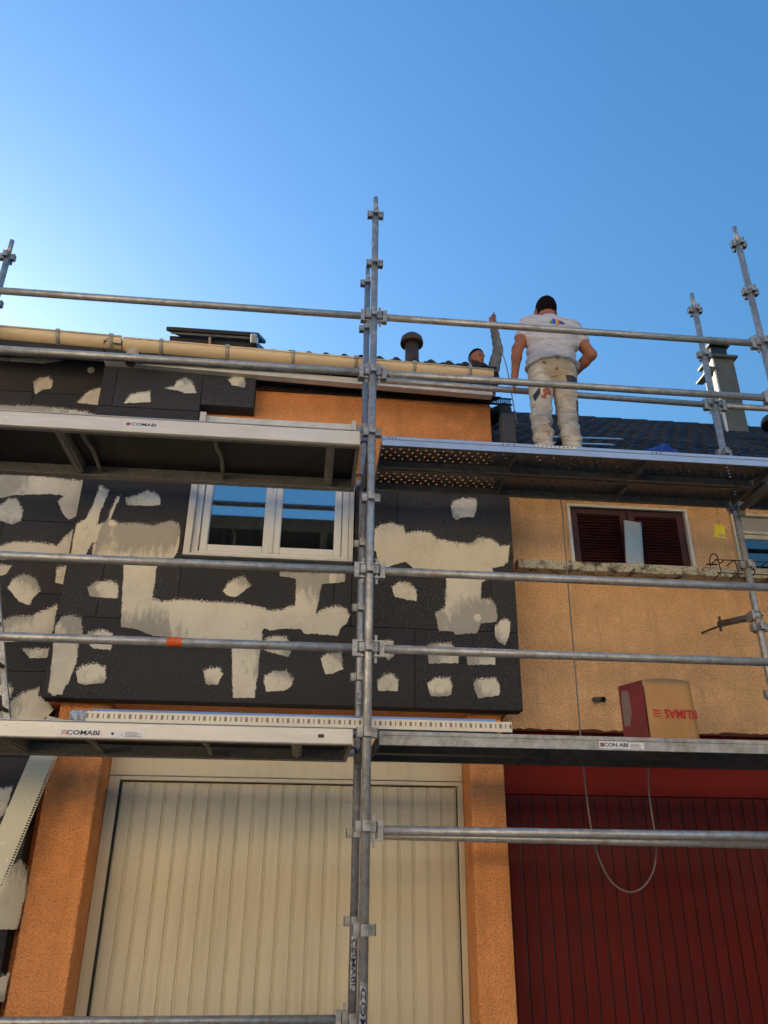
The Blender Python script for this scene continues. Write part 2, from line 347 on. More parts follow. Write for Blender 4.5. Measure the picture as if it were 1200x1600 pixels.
PATCH_A = [
[[(-2.046,4.415),(-1.972,4.379),(-2.001,4.229),(-2.015,4.089),(-1.948,4.114),(-1.931,4.215),(-1.899,4.327),(-1.876,4.332),(-1.902,4.235),(-1.922,4.133),(-1.851,4.107),(-1.707,4.114),(-1.593,4.102),(-1.47,4.148),(-1.411,4.129),(-1.389,4.08),(-1.382,3.955),(-1.392,3.876),(-1.43,3.816),(-1.531,3.808),(-1.525,3.757),(-1.525,3.638),(-1.527,3.512),(-1.452,3.49),(-1.33,3.512),(-1.08,3.502),(-0.764,3.477),(-0.749,3.272),(-0.96,3.217),(-1.112,3.211),(-1.312,3.22),(-1.48,3.23),(-1.606,3.273),(-1.717,3.288),(-1.739,3.478),(-1.766,3.746),(-1.771,3.832),(-1.899,3.8),(-2.01,3.812),(-2.013,3.924),(-1.991,3.939),(-2.03,3.938),(-2.064,3.809),(-2.168,3.809),(-2.172,3.987),(-2.162,4.085),(-2.108,4.124),(-2.077,4.225)],[(-1.33,3.504),(-1.131,3.501),(-0.891,3.501),(-0.742,3.479),(-0.667,3.454),(-0.58,3.457),(-0.528,3.487),(-0.474,3.497),(-0.48,3.713),(-0.604,3.73),(-0.606,3.764),(-0.282,3.769),(-0.285,3.678),(-0.306,3.518),(-0.319,3.439),(-0.257,3.484),(-0.176,3.509),(-0.101,3.497),(-0.062,3.442),(-0.077,3.385),(-0.13,3.341),(-0.148,3.278),(-0.303,3.286),(-0.396,3.283),(-0.424,3.316),(-0.531,3.319),(-0.65,3.301),(-0.691,3.32),(-0.708,3.285),(-0.696,3.21),(-0.711,3.149),(-0.715,2.943),(-0.727,2.803),(-0.876,2.802),(-0.912,3.142),(-0.929,3.249),(-1.119,3.263),(-1.301,3.256)],[(-0.296,3.773),(-0.109,3.774),(-0.111,3.703),(-0.292,3.675)]],
[[(-1.837,4.321),(-1.726,4.365),(-1.681,4.395),(-1.604,4.371),(-1.571,4.336),(-1.567,4.275),(-1.663,4.262),(-1.817,4.261)]],
[[(-1.999,3.575),(-1.949,3.627),(-1.843,3.637),(-1.789,3.609),(-1.772,3.502),(-1.883,3.501),(-1.979,3.51)]],
[[(-1.019,3.586),(-0.991,3.647),(-0.948,3.693),(-0.876,3.718),(-0.809,3.641),(-0.847,3.617),(-0.884,3.573),(-0.922,3.547),(-0.976,3.554)]],
[[(-0.678,3.231),(-0.62,3.261),(-0.527,3.257),(-0.495,3.204),(-0.487,3.136),(-0.505,3.104),(-0.585,3.126),(-0.678,3.15)]],
[[(-0.665,2.957),(-0.603,2.999),(-0.512,3.002),(-0.46,2.951),(-0.467,2.892),(-0.516,2.86),(-0.644,2.851),(-0.664,2.912)]],
[[(-0.266,3.103),(-0.23,3.142),(-0.117,3.149),(-0.103,3.028),(-0.146,3.013),(-0.172,2.993),(-0.231,2.987)]],
[[(-2.175,3.283),(-2.145,3.349),(-2.073,3.367),(-2.008,3.338),(-1.975,3.228),(-1.996,3.133),(-1.99,3.009),(-2.013,2.888),(-2.046,2.79),(-2.109,2.781),(-2.143,2.809),(-2.145,2.899),(-2.162,3.111)]],
[[(-1.973,3.196),(-1.933,3.245),(-1.846,3.264),(-1.77,3.235),(-1.763,3.191),(-1.764,3.117),(-1.883,3.121),(-1.958,3.173)]],
[[(-1.98,2.949),(-1.944,2.996),(-1.866,3.014),(-1.782,2.993),(-1.764,2.91),(-1.771,2.88),(-1.899,2.861),(-1.952,2.875)]],
[[(-1.097,2.985),(-1.054,3.009),(-0.993,3.008),(-0.962,2.966),(-0.986,2.889),(-1.076,2.886)]],
[[(0.114,4.158),(0.171,4.201),(0.243,4.22),(0.345,4.194),(0.356,4.131),(0.461,4.16),(0.563,4.15),(0.605,4.105),(0.692,4.085),(0.823,4.068),(0.896,4.072),(0.942,4.129),(1.045,4.119),(1.102,4.082),(1.115,4.059),(1.197,4.071),(1.173,3.93),(1.135,3.89),(1.047,3.871),(1.052,3.833),(0.968,3.746),(0.955,3.761),(0.941,3.611),(1.019,3.615),(1.058,3.543),(1.065,3.471),(1.051,3.427),(0.932,3.415),(0.9,3.336),(0.733,3.319),(0.72,3.344),(0.61,3.342),(0.585,3.481),(0.663,3.534),(0.676,3.748),(0.671,3.816),(0.514,3.839),(0.415,3.839),(0.358,3.892),(0.287,3.866),(0.216,3.84),(0.16,3.845),(0.123,3.965),(0.109,3.98)]],
[[(0.73,4.391),(0.761,4.442),(0.837,4.471),(0.942,4.469),(0.942,4.386),(0.913,4.304),(0.831,4.299),(0.771,4.267),(0.742,4.303)]],
[[(0.252,3.678),(0.301,3.717),(0.386,3.724),(0.444,3.664),(0.44,3.576),(0.371,3.581),(0.273,3.598)]],
[[(1.035,3.384),(1.08,3.435),(1.124,3.459),(1.164,3.432),(1.153,3.36),(1.111,3.245),(1.057,3.279),(1.038,3.313)]],
[[(0.159,3.205),(0.2,3.255),(0.254,3.257),(0.274,3.216),(0.272,3.141),(0.23,3.108),(0.187,3.145)]],
[[(0.149,2.955),(0.201,3.004),(0.255,3.005),(0.304,2.96),(0.299,2.881),(0.156,2.881)]],
[[(0.512,3.224),(0.587,3.248),(0.697,3.252),(0.756,3.178),(0.75,3.102),(0.53,3.091)]],
[[(0.811,3.186),(0.86,3.209),(0.998,3.214),(1.033,3.146),(1.027,3.102),(0.821,3.091)]],
[[(0.514,2.94),(0.568,2.982),(0.676,2.992),(0.698,2.932),(0.69,2.866),(0.646,2.854),(0.539,2.851)]],
[[(0.857,2.964),(0.906,2.992),(1.028,2.999),(1.05,2.943),(1.046,2.874),(0.886,2.845),(0.864,2.904)]],
[[(-1.973,5.187),(-1.937,5.274),(-1.854,5.301),(-1.778,5.317),(-1.764,5.213)]],
[[(-1.669,5.357),(-1.593,5.384),(-1.574,5.439),(-1.508,5.481),(-1.44,5.428),(-1.406,5.334),(-1.489,5.317),(-1.562,5.344)]],
[[(-1.148,5.482),(-1.101,5.525),(-1.029,5.524),(-1.002,5.461),(-1.011,5.41),(-1.12,5.43)]]]
PATCH_C = [
[[(-2.83,5.5),(-2.786,5.547),(-2.716,5.557),(-2.664,5.512),(-2.669,5.446),(-2.744,5.419),(-2.788,5.372)]],
[[(-2.433,5.315),(-2.378,5.413),(-2.315,5.461),(-2.251,5.488),(-2.24,5.303)]],
[[(-3.156,5.249),(-3.052,5.245),(-2.793,5.26),(-2.528,5.25),(-2.348,5.231),(-2.256,5.205),(-3.021,5.1),(-3.123,5.093)]],
[[(-3.263,5.745),(-3.153,5.732),(-2.797,5.749),(-2.614,5.74),(-2.787,5.693),(-2.895,5.696),(-3.038,5.696),(-3.146,5.698),(-3.251,5.69)]],
[[(-3.048,4.589),(-2.916,4.597),(-2.615,4.595),(-2.248,4.572),(-2.237,4.407),(-2.253,4.255),(-2.313,4.218),(-2.374,4.286),(-2.421,4.378),(-2.383,4.428),(-2.502,4.441),(-2.779,4.412),(-2.871,4.382),(-2.999,4.365)]],
[[(-2.914,4.275),(-2.858,4.316),(-2.805,4.38),(-2.739,4.38),(-2.675,4.288),(-2.67,4.195),(-2.735,4.155),(-2.83,4.187)]],
[[(-2.912,3.964),(-2.785,3.97),(-2.697,4.01),(-2.554,4.018),(-2.356,4),(-2.319,4.066),(-2.259,4.142),(-2.258,3.996),(-2.249,3.897),(-2.761,3.855),(-2.887,3.849)]],
[[(-2.83,3.808),(-2.752,3.812),(-2.666,3.816),(-2.691,3.744),(-2.734,3.725)]],
[[(-2.332,3.822),(-2.253,3.826),(-2.258,3.676),(-2.317,3.691)]],
[[(-2.66,3.633),(-2.635,3.703),(-2.565,3.75),(-2.472,3.719),(-2.411,3.618),(-2.465,3.556),(-2.469,3.5),(-2.553,3.527)]],
[[(-2.75,3.36),(-2.653,3.372),(-2.575,3.408),(-2.439,3.422),(-2.269,3.513),(-2.265,3.321),(-2.281,3.238),(-2.626,3.21),(-2.717,3.207)]],
[[(-2.466,3.167),(-2.269,3.174),(-2.271,3.102),(-2.392,3.098)]],
[[(-2.504,2.906),(-2.463,2.868),(-2.469,2.807),(-2.545,2.82),(-2.613,2.864),(-2.561,2.896)]],
[[(-2.282,2.882),(-2.28,2.828),(-2.194,2.769),(-2.157,2.725),(-2.193,2.679),(-2.307,2.586),(-2.489,2.553),(-2.582,2.58),(-2.543,2.669),(-2.451,2.792),(-2.388,2.848)]],
[[(-2.345,1.479),(-2.286,1.579),(-2.234,1.719),(-2.183,1.739),(-2.131,1.682),(-2.115,1.53),(-2.13,1.339),(-2.313,1.333)]],
[[(-2.255,1.062),(-2.18,1.073),(-2.132,1.09),(-2.128,0.947),(-2.226,0.925)]],
[[(-2.493,2.169),(-2.412,2.184),(-2.332,2.206),(-2.342,2.048),(-2.373,1.994),(-2.453,1.979)]]]

# ------------------------------------------------------------------ ground
g = MB().box(-300, 300, -300, 300, -.3, 0).build('ground', 'asphalt'); struct(g)
g = MB().box(-14, 12, -5.6, 1.9, -.05, .004).build('forecourt_pavement', 'paving'); struct(g)
for nm, y0, y1 in (('far_pavement', -11.4, -9.6),):
    g = MB().box(-30, 30, y0, y1, -.05, .12).build(nm, 'paving', bevel=.02); struct(g)

# ------------------------------------------------------------------ houses
def wall_mesh(rects, y0, y1):
    m = MB()
    for (x0, x1, z0, z1) in rects: m.box(x0, x1, y0, y1, z0, z1)
    return m
def board(x0, x1, z0, z1, y0, y1, parent):
    g_ = .0016
    dy = random.uniform(-.002, .002)
    return MB().box(x0+g_, x1-g_, y0+dy, y1, z0+g_, z1-g_).build('insulation_board', 'foam', parent, bevel=.004)

def patch(polys, y, parent, res=.011, disc=None):
    """a thin skin of putty: grid clipped by the outline, with distance-to-edge stored for its ragged rim"""
    P = [np.array(p) for p in polys]; allp = np.concatenate(P); lo = allp.min(0)-.055; hi = allp.max(0)+.055
    nx, nz = [int(math.ceil((hi[i]-lo[i])/res))+1 for i in (0, 1)]
    X, Z = np.meshgrid(lo[0]+res*np.arange(nx), lo[1]+res*np.arange(nz), indexing='ij')
    sdv = np.full(X.shape, -9.)
    for p in P:
        d = np.full(X.shape, 9.); ins = np.zeros(X.shape, bool); n = len(p)
        for i in range(n):
            a, b = p[i], p[(i+1) % n]; e = b-a; w0, w1 = X-a[0], Z-a[1]
            tt = np.clip((w0*e[0]+w1*e[1])/max(1e-9, e@e), 0, 1)
            d = np.minimum(d, np.hypot(w0-e[0]*tt, w1-e[1]*tt))
            if a[1] != b[1]:
                c = ((a[1] > Z) != (b[1] > Z)) & (X < (b[0]-a[0])*(Z-a[1])/(b[1]-a[1])+a[0]); ins ^= c
        sdv = np.maximum(sdv, np.where(ins, d, -d))
    ph = rng.uniform(0, 6, 4)
    rel = np.clip(sdv/.02, 0, 1)*.0022+.0008*np.sin(X*31+ph[0])*np.sin(Z*23+ph[1])+.0006*np.sin(X*73+Z*51+ph[2])
    small = max(hi-lo) < .55; c0_ = allp.mean(0); sz = max(hi-lo)-.11; th = rng.uniform(0, 6.28); ring = np.zeros(X.shape)
    if small: thin = rng.uniform(.28, .46)+.34*((X-c0_[0])*math.cos(th)+(Z-c0_[1])*math.sin(th))/(.5*sz)
    else:
        thin = .34+.26*np.sign(np.sin(X*5.3+ph[0]+.6*np.sin(Z*2.1)))*np.clip(2*np.abs(np.sin(X*5.3+ph[0])), 0, 1)*.55+.22*np.sin(Z*7.1+ph[1]+1.4*np.sin(X*2+ph[3]))
    rel += .0012*np.abs(np.sin((X*math.cos(th)+Z*math.sin(th))*46+2*np.sin(X*9+Z*7)))*np.clip(sdv/.02, 0, 1)
    if disc:
        for (cx, cz, r) in disc:
            q = np.hypot(X-cx, Z-cz); rel += .003*np.clip((r-q)/.006, 0, 1); thin = np.where(q < r, np.minimum(thin, .2), thin)
            ring = np.maximum(ring, np.clip(1-np.abs(q-r)/.006, 0, 1)*np.clip(.5+.8*np.sin(np.arctan2(Z-cz, X-cx)+th), 0, 1))
    keep = sdv > -.045
    gz = np.gradient(sdv, res, axis=1); feather = np.clip(.42-.85*gz, .14, 1.15)
    use = keep[:-1, :-1] & keep[1:, :-1] & keep[1:, 1:] & keep[:-1, 1:]
    idx = -np.ones(X.shape, int); need = np.zeros(X.shape, bool)
    for a, b in ((slice(0, -1), slice(0, -1)), (slice(1, None), slice(0, -1)), (slice(1, None), slice(1, None)), (slice(0, -1), slice(1, None))): need[a, b] |= use
    idx[need] = np.arange(need.sum())
    V = np.stack([X[need], y-.003-np.maximum(0, rel[need]), Z[need]], -1)
    F = np.stack([idx[:-1, :-1][use], idx[1:, :-1][use], idx[1:, 1:][use], idx[:-1, 1:][use]], -1)
    me = bpy.data.meshes.new('putty_patch'); me.from_pydata(V.tolist(), [], F.tolist()); me.update()
    for nm, val in (('sd', sdv[need]), ('thin', thin[need]), ('feather', feather[need]), ('ring', ring[need])):
        a_ = me.attributes.new(nm, 'FLOAT', 'POINT'); a_.data.foreach_set('value', val.astype(np.float32))
    me.polygons.foreach_set('use_smooth', [True]*len(me.polygons))
    return obj('putty_patch', me, 'putty', parent)
def patches(L, y, parent):
    for k, polys in enumerate(L):
        c = np.mean(np.array(polys[0]), 0); p = np.array(polys[0]); ext = np.ptp(p, axis=0)
        dd = [(c[0]+random.uniform(-.03, .03), c[1]+random.uniform(-.02, .02), random.uniform(.030, .037))] if max(ext) < .4 and random.random() < .9 else []
        if max(ext) > .5: dd = [(q[0]*.9+c[0]*.1, q[1]*.9+c[1]*.1, .03) for q in p[::9]]
        patch(polys, y, parent, .0075, dd)

# --- roofs: a slab plus interlocking tiles
def tile_mesh():
    m = MB(); n = 15; w = .315; L = .40; th = .024
    prof = [(-w/2+w*i/(n-1), .030*max(0, math.sin(math.pi*4*(i/(n-1))))**.7) for i in range(n)]
    top0 = [(x, 0, z+th) for x, z in prof]; top1 = [(x, L, z+th) for x, z in prof]; bot0 = [(x, 0, z) for x, z in prof]
    vs = top0+top1+bot0; fs = [(i, i+1, n+i+1, n+i) for i in range(n-1)]+[(2*n+i, 2*n+i+1, i+1, i) for i in range(n-1)]
    m.add(vs, fs, True); m.add([bot0[0], top0[0], top1[0], (prof[0][0], L, prof[0][1])], [(0, 1, 2, 3)])
    m.add([bot0[-1], top0[-1], top1[-1], (prof[-1][0], L, prof[-1][1])], [(3, 2, 1, 0)])
    me = m.mesh('roof_tile'); me.materials.append(M['tile']); return me
TILE = tile_mesh()
def roof(parent, x0, x1, ye, ze, slope, yr, part_rows, yback=None):
    p = math.atan(slope); zr = ze+(yr-ye)*slope; yb = yback or (2*yr-ye)
    m = MB().prismx([(ye, ze), (yr, zr), (yb, ze), (yb, ze-.12), (yr, zr-.14), (ye, ze-.12)], x0, x1)
    r = m.build('roof', 'dark_wood', parent)
    cols = int((x1-x0)/.30); rows = int((yr-ye)/math.cos(p)/.335)+1; w = (x1-x0)/cols
    big = MB()
    for i in range(rows):
        for j in range(cols):
            s_ = i*.335-.03; x = x0+w*(j+.5)
            loc = Vector((x, ye+s_*math.cos(p)-.03*math.sin(p), ze+s_*math.sin(p)+.03*math.cos(p)))
            rx = p-rad(4.6)+random.uniform(-.006, .006); rz = random.uniform(-.008, .008)
            if i < part_rows:
                o = bpy.data.objects.new('roof_tile', TILE); COL.objects.link(o); o.location = loc; o.rotation_euler = (rx, rz, 0); attach(o, r)
            else:
                Mx = Matrix.LocRotScale(loc, Matrix.Rotation(rx, 3, 'X').to_euler(), None)
                big.add([Mx @ v.co for v in TILE.vertices], [tuple(q.vertices) for q in TILE.polygons], True)
    if big.v: stuff(big.build('roof_tile_field', 'tile', r))
    rid = MB()
    rr = MB()
    for j in range(int((x1-x0)/.38)+1):
        a = x0+j*.38; rr = MB().tube([(a, yr, zr-.03), (min(x1, a+.42), yr, zr-.015)], .10, 12); rr.build('ridge_tile', 'tile', r)
    return r, p
def gutter(parent, x0, x1, zf, yc, r, brk):
    n = 14; prof = [(yc-r*math.cos(a), -r*math.sin(a)) for a in (math.pi*k/n for k in range(n+1))]
    m = MB(); k_ = len(prof)
    for (ra, sg) in ((r, 1), (r-.004, -1)):
        pr = [(yc-ra*math.cos(a), -ra*math.sin(a)) for a in (math.pi*k/n for k in range(n+1))]
        vs = [(x0, y, zf(x0)+z) for y, z in pr]+[(x1, y, zf(x1)+z) for y, z in pr]
        m.add(vs, [(i, i+1, k_+i+1, k_+i) for i in range(k_-1)], True)
    for x in (x0, x1): m.tube([(x-.004, yc-r+.002, zf(x)), (x+.004, yc-r+.002, zf(x))], .006, 6)
    m.tube([(x0, yc-r, zf(x0)), (x1, yc-r, zf(x1))], .009, 8)
    for x in (x0, x1):      # end stops
        pr = [(x, yc-r*math.cos(a), zf(x)-r*math.sin(a)) for a in (math.pi*k/n for k in range(n+1))]; m.add(pr, [tuple(range(len(pr)))])
    gt = m.build('gutter', 'pvc_beige', parent)
    for x in brk:
        b = MB(); ra = r+.004
        pr = [(yc-ra*math.cos(a), -ra*math.sin(a)) for a in (math.pi*k/n for k in range(n+1))]
        pr2 = [(yc-(ra+.004)*math.cos(a), -(ra+.004)*math.sin(a)) for a in (math.pi*k/n for k in range(n+1))]
        z = zf(x); vs = []
        for dx in (-.014, .014): vs += [(x+dx, y, z+zz) for y, zz in pr]+[(x+dx, y, z+zz) for y, zz in pr2]
        K = len(pr); fs = []
        for i in range(K-1):
            fs += [(K+i, K+i+1, 3*K+i+1, 3*K+i), (i, K+i, K+i+1, i+1)[::-1], (2*K+i, 3*K+i, 3*K+i+1, 2*K+i+1)]
        b.add(vs, fs, True); b.box(x-.016, x+.016, yc-r-.012, yc-r+.012, z-.012, z+.016)
        b.build('gutter_bracket', 'bracket', gt)
    return gt

ZG = lambda x: 5.675-.026*(x-.16)
# ---------- house A: the one being insulated
A = thing('terraced_house', 'taller terraced house with graphite boards, cream putty patches and ivory garage door', 'house', (-.5, 1.21, 0))
XL, XR = -2.18, 1.14
wo_ = (-1.27, -.10, 3.93, 5.10)
wall_mesh([(XL, wo_[0], 2.767, 5.62), (wo_[1], XR, 2.767, 5.62), (wo_[0], wo_[1], 2.767, wo_[2]), (wo_[0], wo_[1], wo_[3], 5.62)], 1.21, 1.45).build('wall', 'orange', A)
MB().box(XL, XR, 1.452, 2.2, 2.767, 2.95).build('soffit', 'orange', A)
MB().box(XL, XL+.2, 1.452, 8.2, 0, 5.6).build('party_wall', 'orange', A)
MB().prismx([(1.455, 2.955), (8.2, 2.955), (8.2, 5.4), (4.9, 8.0), (1.455, 5.72)], XR-.2, XR).build('gable_wall', 'dark_wood', A)
MB().box(XL, XR, 8.0, 8.2, 0, 5.6).build('back_wall', 'orange', A)
MB().box(-2.09, -1.745, 1.21, 1.75, 0, 2.764).build('pilaster', 'orange', A, bevel=.012)
MB().box(.838, 1.088, 1.21, 1.75, 0, 2.764).build('pilaster', 'orange', A, bevel=.012)
# roof of A
roofA, pA = roof(A, XL, 1.14, .97, 5.665, .66, 4.9, 2)
MB().prismx([(.95, 5.54), (1.25, 5.60), (4.9, 8.05), (4.9, 8.29), (.95, 5.67)], 1.142, 1.168).build('barge_board', 'dark_wood', A)
MB().box(XL, 1.14, 1.078, 1.208, 5.552, 5.57).build('soffit_board', 'dark_wood', A)
m = MB().add([(XL, 1.0, 5.55), (XL, 1.072, 5.55), (1.12, 1.0, 5.452), (1.12, 1.072, 5.452), (XL, 1.0, 5.62), (XL, 1.072, 5.62), (1.12, 1.0, 5.50), (1.12, 1.072, 5.50)],
             [(0, 1, 3, 2), (4, 6, 7, 5), (0, 2, 6, 4), (1, 5, 7, 3), (0, 4, 5, 1), (2, 3, 7, 6)])
m.build('fascia_board', 'trim_white', A)
MB().add([(-.92, 1.01, 5.512), (1.2, 1.01, 5.45), (1.2, 1.2, 5.53), (-.92, 1.2, 5.56)], [(0, 1, 2, 3)]).build('eave_lining', 'dark_wood', A)
cb = MB()                                                # comb strip under the eave
x = -.91
cb.box(-.915, 1.34, 1.188, 1.196, 5.548, 5.562)
while x < 1.33:
    cb.box(x, x+.0085, 1.186, 1.198, 5.50, 5.548); x += .017
cb.box(-.915, 1.34, 1.184, 1.2, 5.488, 5.5)
stuff(cb.build('bird_comb', 'black', A))
gutA = gutter(A, -2.03, 1.118, ZG, .985, .085, [-1.715, -1.167, -.614, -.08, .426, .907])
# gutter outlet and elbow
m = MB(); m.tube([(-1.95, .985, 5.70), (-1.95, .985, 5.62), (-1.945, .97, 5.56), (-1.93, .90, 5.49), (-1.915, .83, 5.44), (-1.91, .80, 5.42)], .042, 16, False)
m.tube([(-1.95, .985, 5.70), (-1.95, .985, 5.60)], .055, 16, False); m.tube([(-1.92, .85, 5.455), (-1.908, .795, 5.417)], .046, 16, False)
m.build('downpipe_elbow', plain('greyed_pipe', (.50, .44, .34), .5), gutA)
MB().tube([(-1.922, .86, 5.462), (-1.9235, .866, 5.466)], .0405, 16).build('pipe_shade_disc', plain('dark_pipe_shade', (.06, .035, .02), .9), gutA)  # dark disc painted as the shade inside the open elbow
for xx in (-1.985, -1.86):
    MB().add([(xx+dx, .985-.089*math.cos(math.pi*k/14), ZG(xx)-.089*math.sin(math.pi*k/14)) for dx in (-.02, .02) for k in range(15)], [(k, k+1, 16+k, 15+k) for k in range(14)], True).build('gutter_joint', 'pvc_beige', gutA)
# vent pipe on A's roof
m = MB().tube([(.62, 2.5, 6.55), (.62, 2.5, 7.13)], .078, 18); pv = m.build('vent_pipe', 'brown_pipe', A)
m = MB().tube([(.62, 2.5, 7.09), (.62, 2.5, 7.12), (.62, 2.5, 7.17), (.62, 2.5, 7.21), (.62, 2.5, 7.225)], .13, 20)
for i, v in enumerate(m.v):
    k = min(i//20, 4); f_ = (.98, 1.0, .92, .62, .1)[k]; m.v[i] = (.62+(v[0]-.62)*f_, 2.5+(v[1]-2.5)*f_, v[2])
m.build('cap', 'brown_pipe', pv)
# roof window standing open
cs, sn = math.cos(pA), math.sin(pA)
U = Vector((0, cs, sn)); N = Vector((0, -sn, cs)); c0 = Vector((-1.45, 2.0, 5.665+(2.0-.97)*.66+.10))
rw = MB().obox(c0+U*.35+N*-.01, (.43, 0, 0), U*.45, N*.14).build('roof_window', 'black', A, bevel=.01)
MB().obox(c0+U*.30+N*.19+Vector((0, 0, 0)), (.45, 0, 0), U*.48, N*.022).build('sash', 'black', rw, bevel=.012)
MB().obox(c0+U*-.16+N*.155, (.40, 0, 0), U*.01, N*.010).build('handle_bar', 'steel_dark', rw)
MB().obox(c0+U*-.15+N*.13+Vector((-.03, 0, 0)), (.012, 0, 0), U*.008, N*.06).build('stay', 'bracket', rw)
MB().obox(c0+U*-.12+N*.15+Vector((.40, 0, 0)), (.035, 0, 0), U*.07, N*.05).build('corner_cover', 'mill_alu', rw, bevel=.012)
MB().obox(c0+U*.30+N*.2145, (.40, 0, 0), U*.43, N*.0015).build('pane', 'glass', rw)

# boards on A
zr_ = [2.765, 3.355, 3.955, 4.555, 5.155, 5.55]
yb0, yb1 = 1.06, 1.206
def row(z0, z1, xs):
    for a, b in zip(xs[:-1], xs[1:]): board(a, b, z0, z1, yb0, yb1, A)
row(zr_[0], zr_[1], [-2.185, -2.065, -.81, .424, 1.22])
row(zr_[1], 3.845, [-1.345, -.19]); row(zr_[1], 3.845, [-.19, -.055])
row(zr_[1], zr_[2], [-2.185, -1.91, -1.345]); row(zr_[1], zr_[2], [-.055, 1.03, 1.222])
row(zr_[2], zr_[3], [-2.185, -1.355]); row(zr_[2], zr_[3], [-.045, .30, 1.225])
row(zr_[3], zr_[4], [-2.185, -1.36]); row(zr_[4], zr_[5], [-2.185, -2.07, -1.36]); row(5.222, zr_[5], [-1.36, -.92])
patches(PATCH_A, 1.058, A)

# white window of A
wA = MB().box(-1.262, -.108, 1.20, 1.25, 3.935, 5.125).build('window', 'dark_room', A)
def rect_frame(x0, x1, z0, z1, y0, y1, w, name, mat, parent, bevel=.004, wb=None, wt=None, wl=None, wr=None):
    wb = wb or w; wt = wt or w; wl = wl or w; wr = wr or w
    m = MB().box(x0, x0+wl, y0, y1, z0, z1).box(x1-wr, x1, y0, y1, z0, z1)
    m.box(x0+wl, x1-wr, y0+.001, y1, z0, z0+wb).box(x0+wl, x1-wr, y0+.001, y1, z1-wt, z1)
    return m.build(name, mat, parent, bevel)
bpy.data.objects.remove(wA)
wA = thing_ = bpy.data.objects.new('window', None); COL.objects.link(wA); wA.location = (-.69, 1.1, 3.9); attach(wA, A)
rect_frame(-1.345, -.055, 3.862, 5.135, 1.09, 1.205, .055, 'surround', 'trim_white', wA, .003, .022, .07, .05, .035)
MB().box(-1.345, -1.295, 1.03, 1.0895, 3.862, 5.135).build('reveal_lining', 'trim_white', wA, .003)
MB().box(-.09, -.055, 1.03, 1.0895, 3.862, 5.135).build('reveal_lining', 'trim_white', wA, .003)
MB().box(-1.2945, -.0905, 1.03, 1.0895, 3.862, 3.884).build('sill', 'trim_white', wA, .003)
rect_frame(-1.293, -.092, 3.886, 5.06, 1.075, 1.20, .05, 'frame', 'pvc_white', wA, .006, .035)
for (a, b) in ((-1.238, -.70), (-.68, -.147)):
    sa = rect_frame(a, b, 3.925, 5.01, 1.092, 1.17, .058, 'sash', 'pvc_white', wA, .008)
    MB().box(a+.052, b-.052, 1.128, 1.134, 3.975, 4.96).build('pane', 'glass', sa)
MB().box(-.704, -.676, 1.08, 1.17, 3.925, 5.01).build('mullion', 'pvc_white', wA, .006)
MB().box(-1.293, -.092, 1.06, 1.074, 4.86, 5.06).build('shutter_box', 'trim_white', wA, .006)
cu = MB(); nn = 90
vs = [(-1.24+1.09*i/nn, 1.165+.012*math.sin(i*1.1)+.01*math.sin(i*.37), z) for z in (3.95, 5.1) for i in range(nn+1)]
cu.add(vs, [(i, i+1, nn+2+i, nn+1+i) for i in range(nn)], True)
ct = MT('sheer_net', (.55, .56, .58), .9); ct.b.inputs['Alpha'].default_value = .55; cu.build('curtain', ct.m, wA)

# ivory garage door of A
gd = bpy.data.objects.new('garage_door', None); COL.objects.link(gd); gd.location = (-.43, 1.5, 0); attach(gd, A)
rect_frame(-1.742, .836, -.02, 2.312, 1.49, 1.60, .078, 'frame', 'door_ivory', gd, .004, .02, .028, .078, .042)
MB().box(-1.742, .836, 1.485, 1.60, 2.316, 2.762).build('lintel_panel', 'door_ivory', gd, .004)
npan = 23; x0, x1 = -1.652, .790; wpan = (x1-x0)/npan
pm = MB()
pm.prism([(0, 0)]*0+[(0, 0), (1, 0), (1, 1), (0, 1)], 0, 1) if False else None
def panel_profile(w, d=.008):
    return [(0, d), (.006, d), (.009, 0), (w-.018, 0), (w-.015, d), (w-.011, d), (w-.0095, d*.35), (w-.004, d*.35), (w-.002, d), (w, d)]
pp = panel_profile(wpan); k = len(pp)
me = MB().add([(x, y, 0) for x, y in pp]+[(x, y, 2.262) for x, y in pp], [(i, i+1, k+i+1, k+i) for i in range(k-1)]).mesh('panel'); me.materials.append(M['door_ivory'])
for i in range(npan):
    o = bpy.data.objects.new('panel', me); COL.objects.link(o); o.location = (x0+i*wpan, 1.525, .012); attach(o, gd)
MB().box(x0, x1, 1.536, 1.56, .01, 2.275).build('backing', 'door_ivory', gd)
m = MB()
zz = .02
while zz < 2.27:
    h_ = random.uniform(.05, .3); w_ = random.choice((.004, .006, .009, .012, .003)); m.box(-1.664-w_*.5, -1.6535, 1.5, 1.53, zz, min(2.27, zz+h_)); zz += h_
m.build('seal', 'rubber', gd)
MB().box(.7905, .794, 1.51, 1.53, .02, 2.27).build('seal', 'rubber', gd)

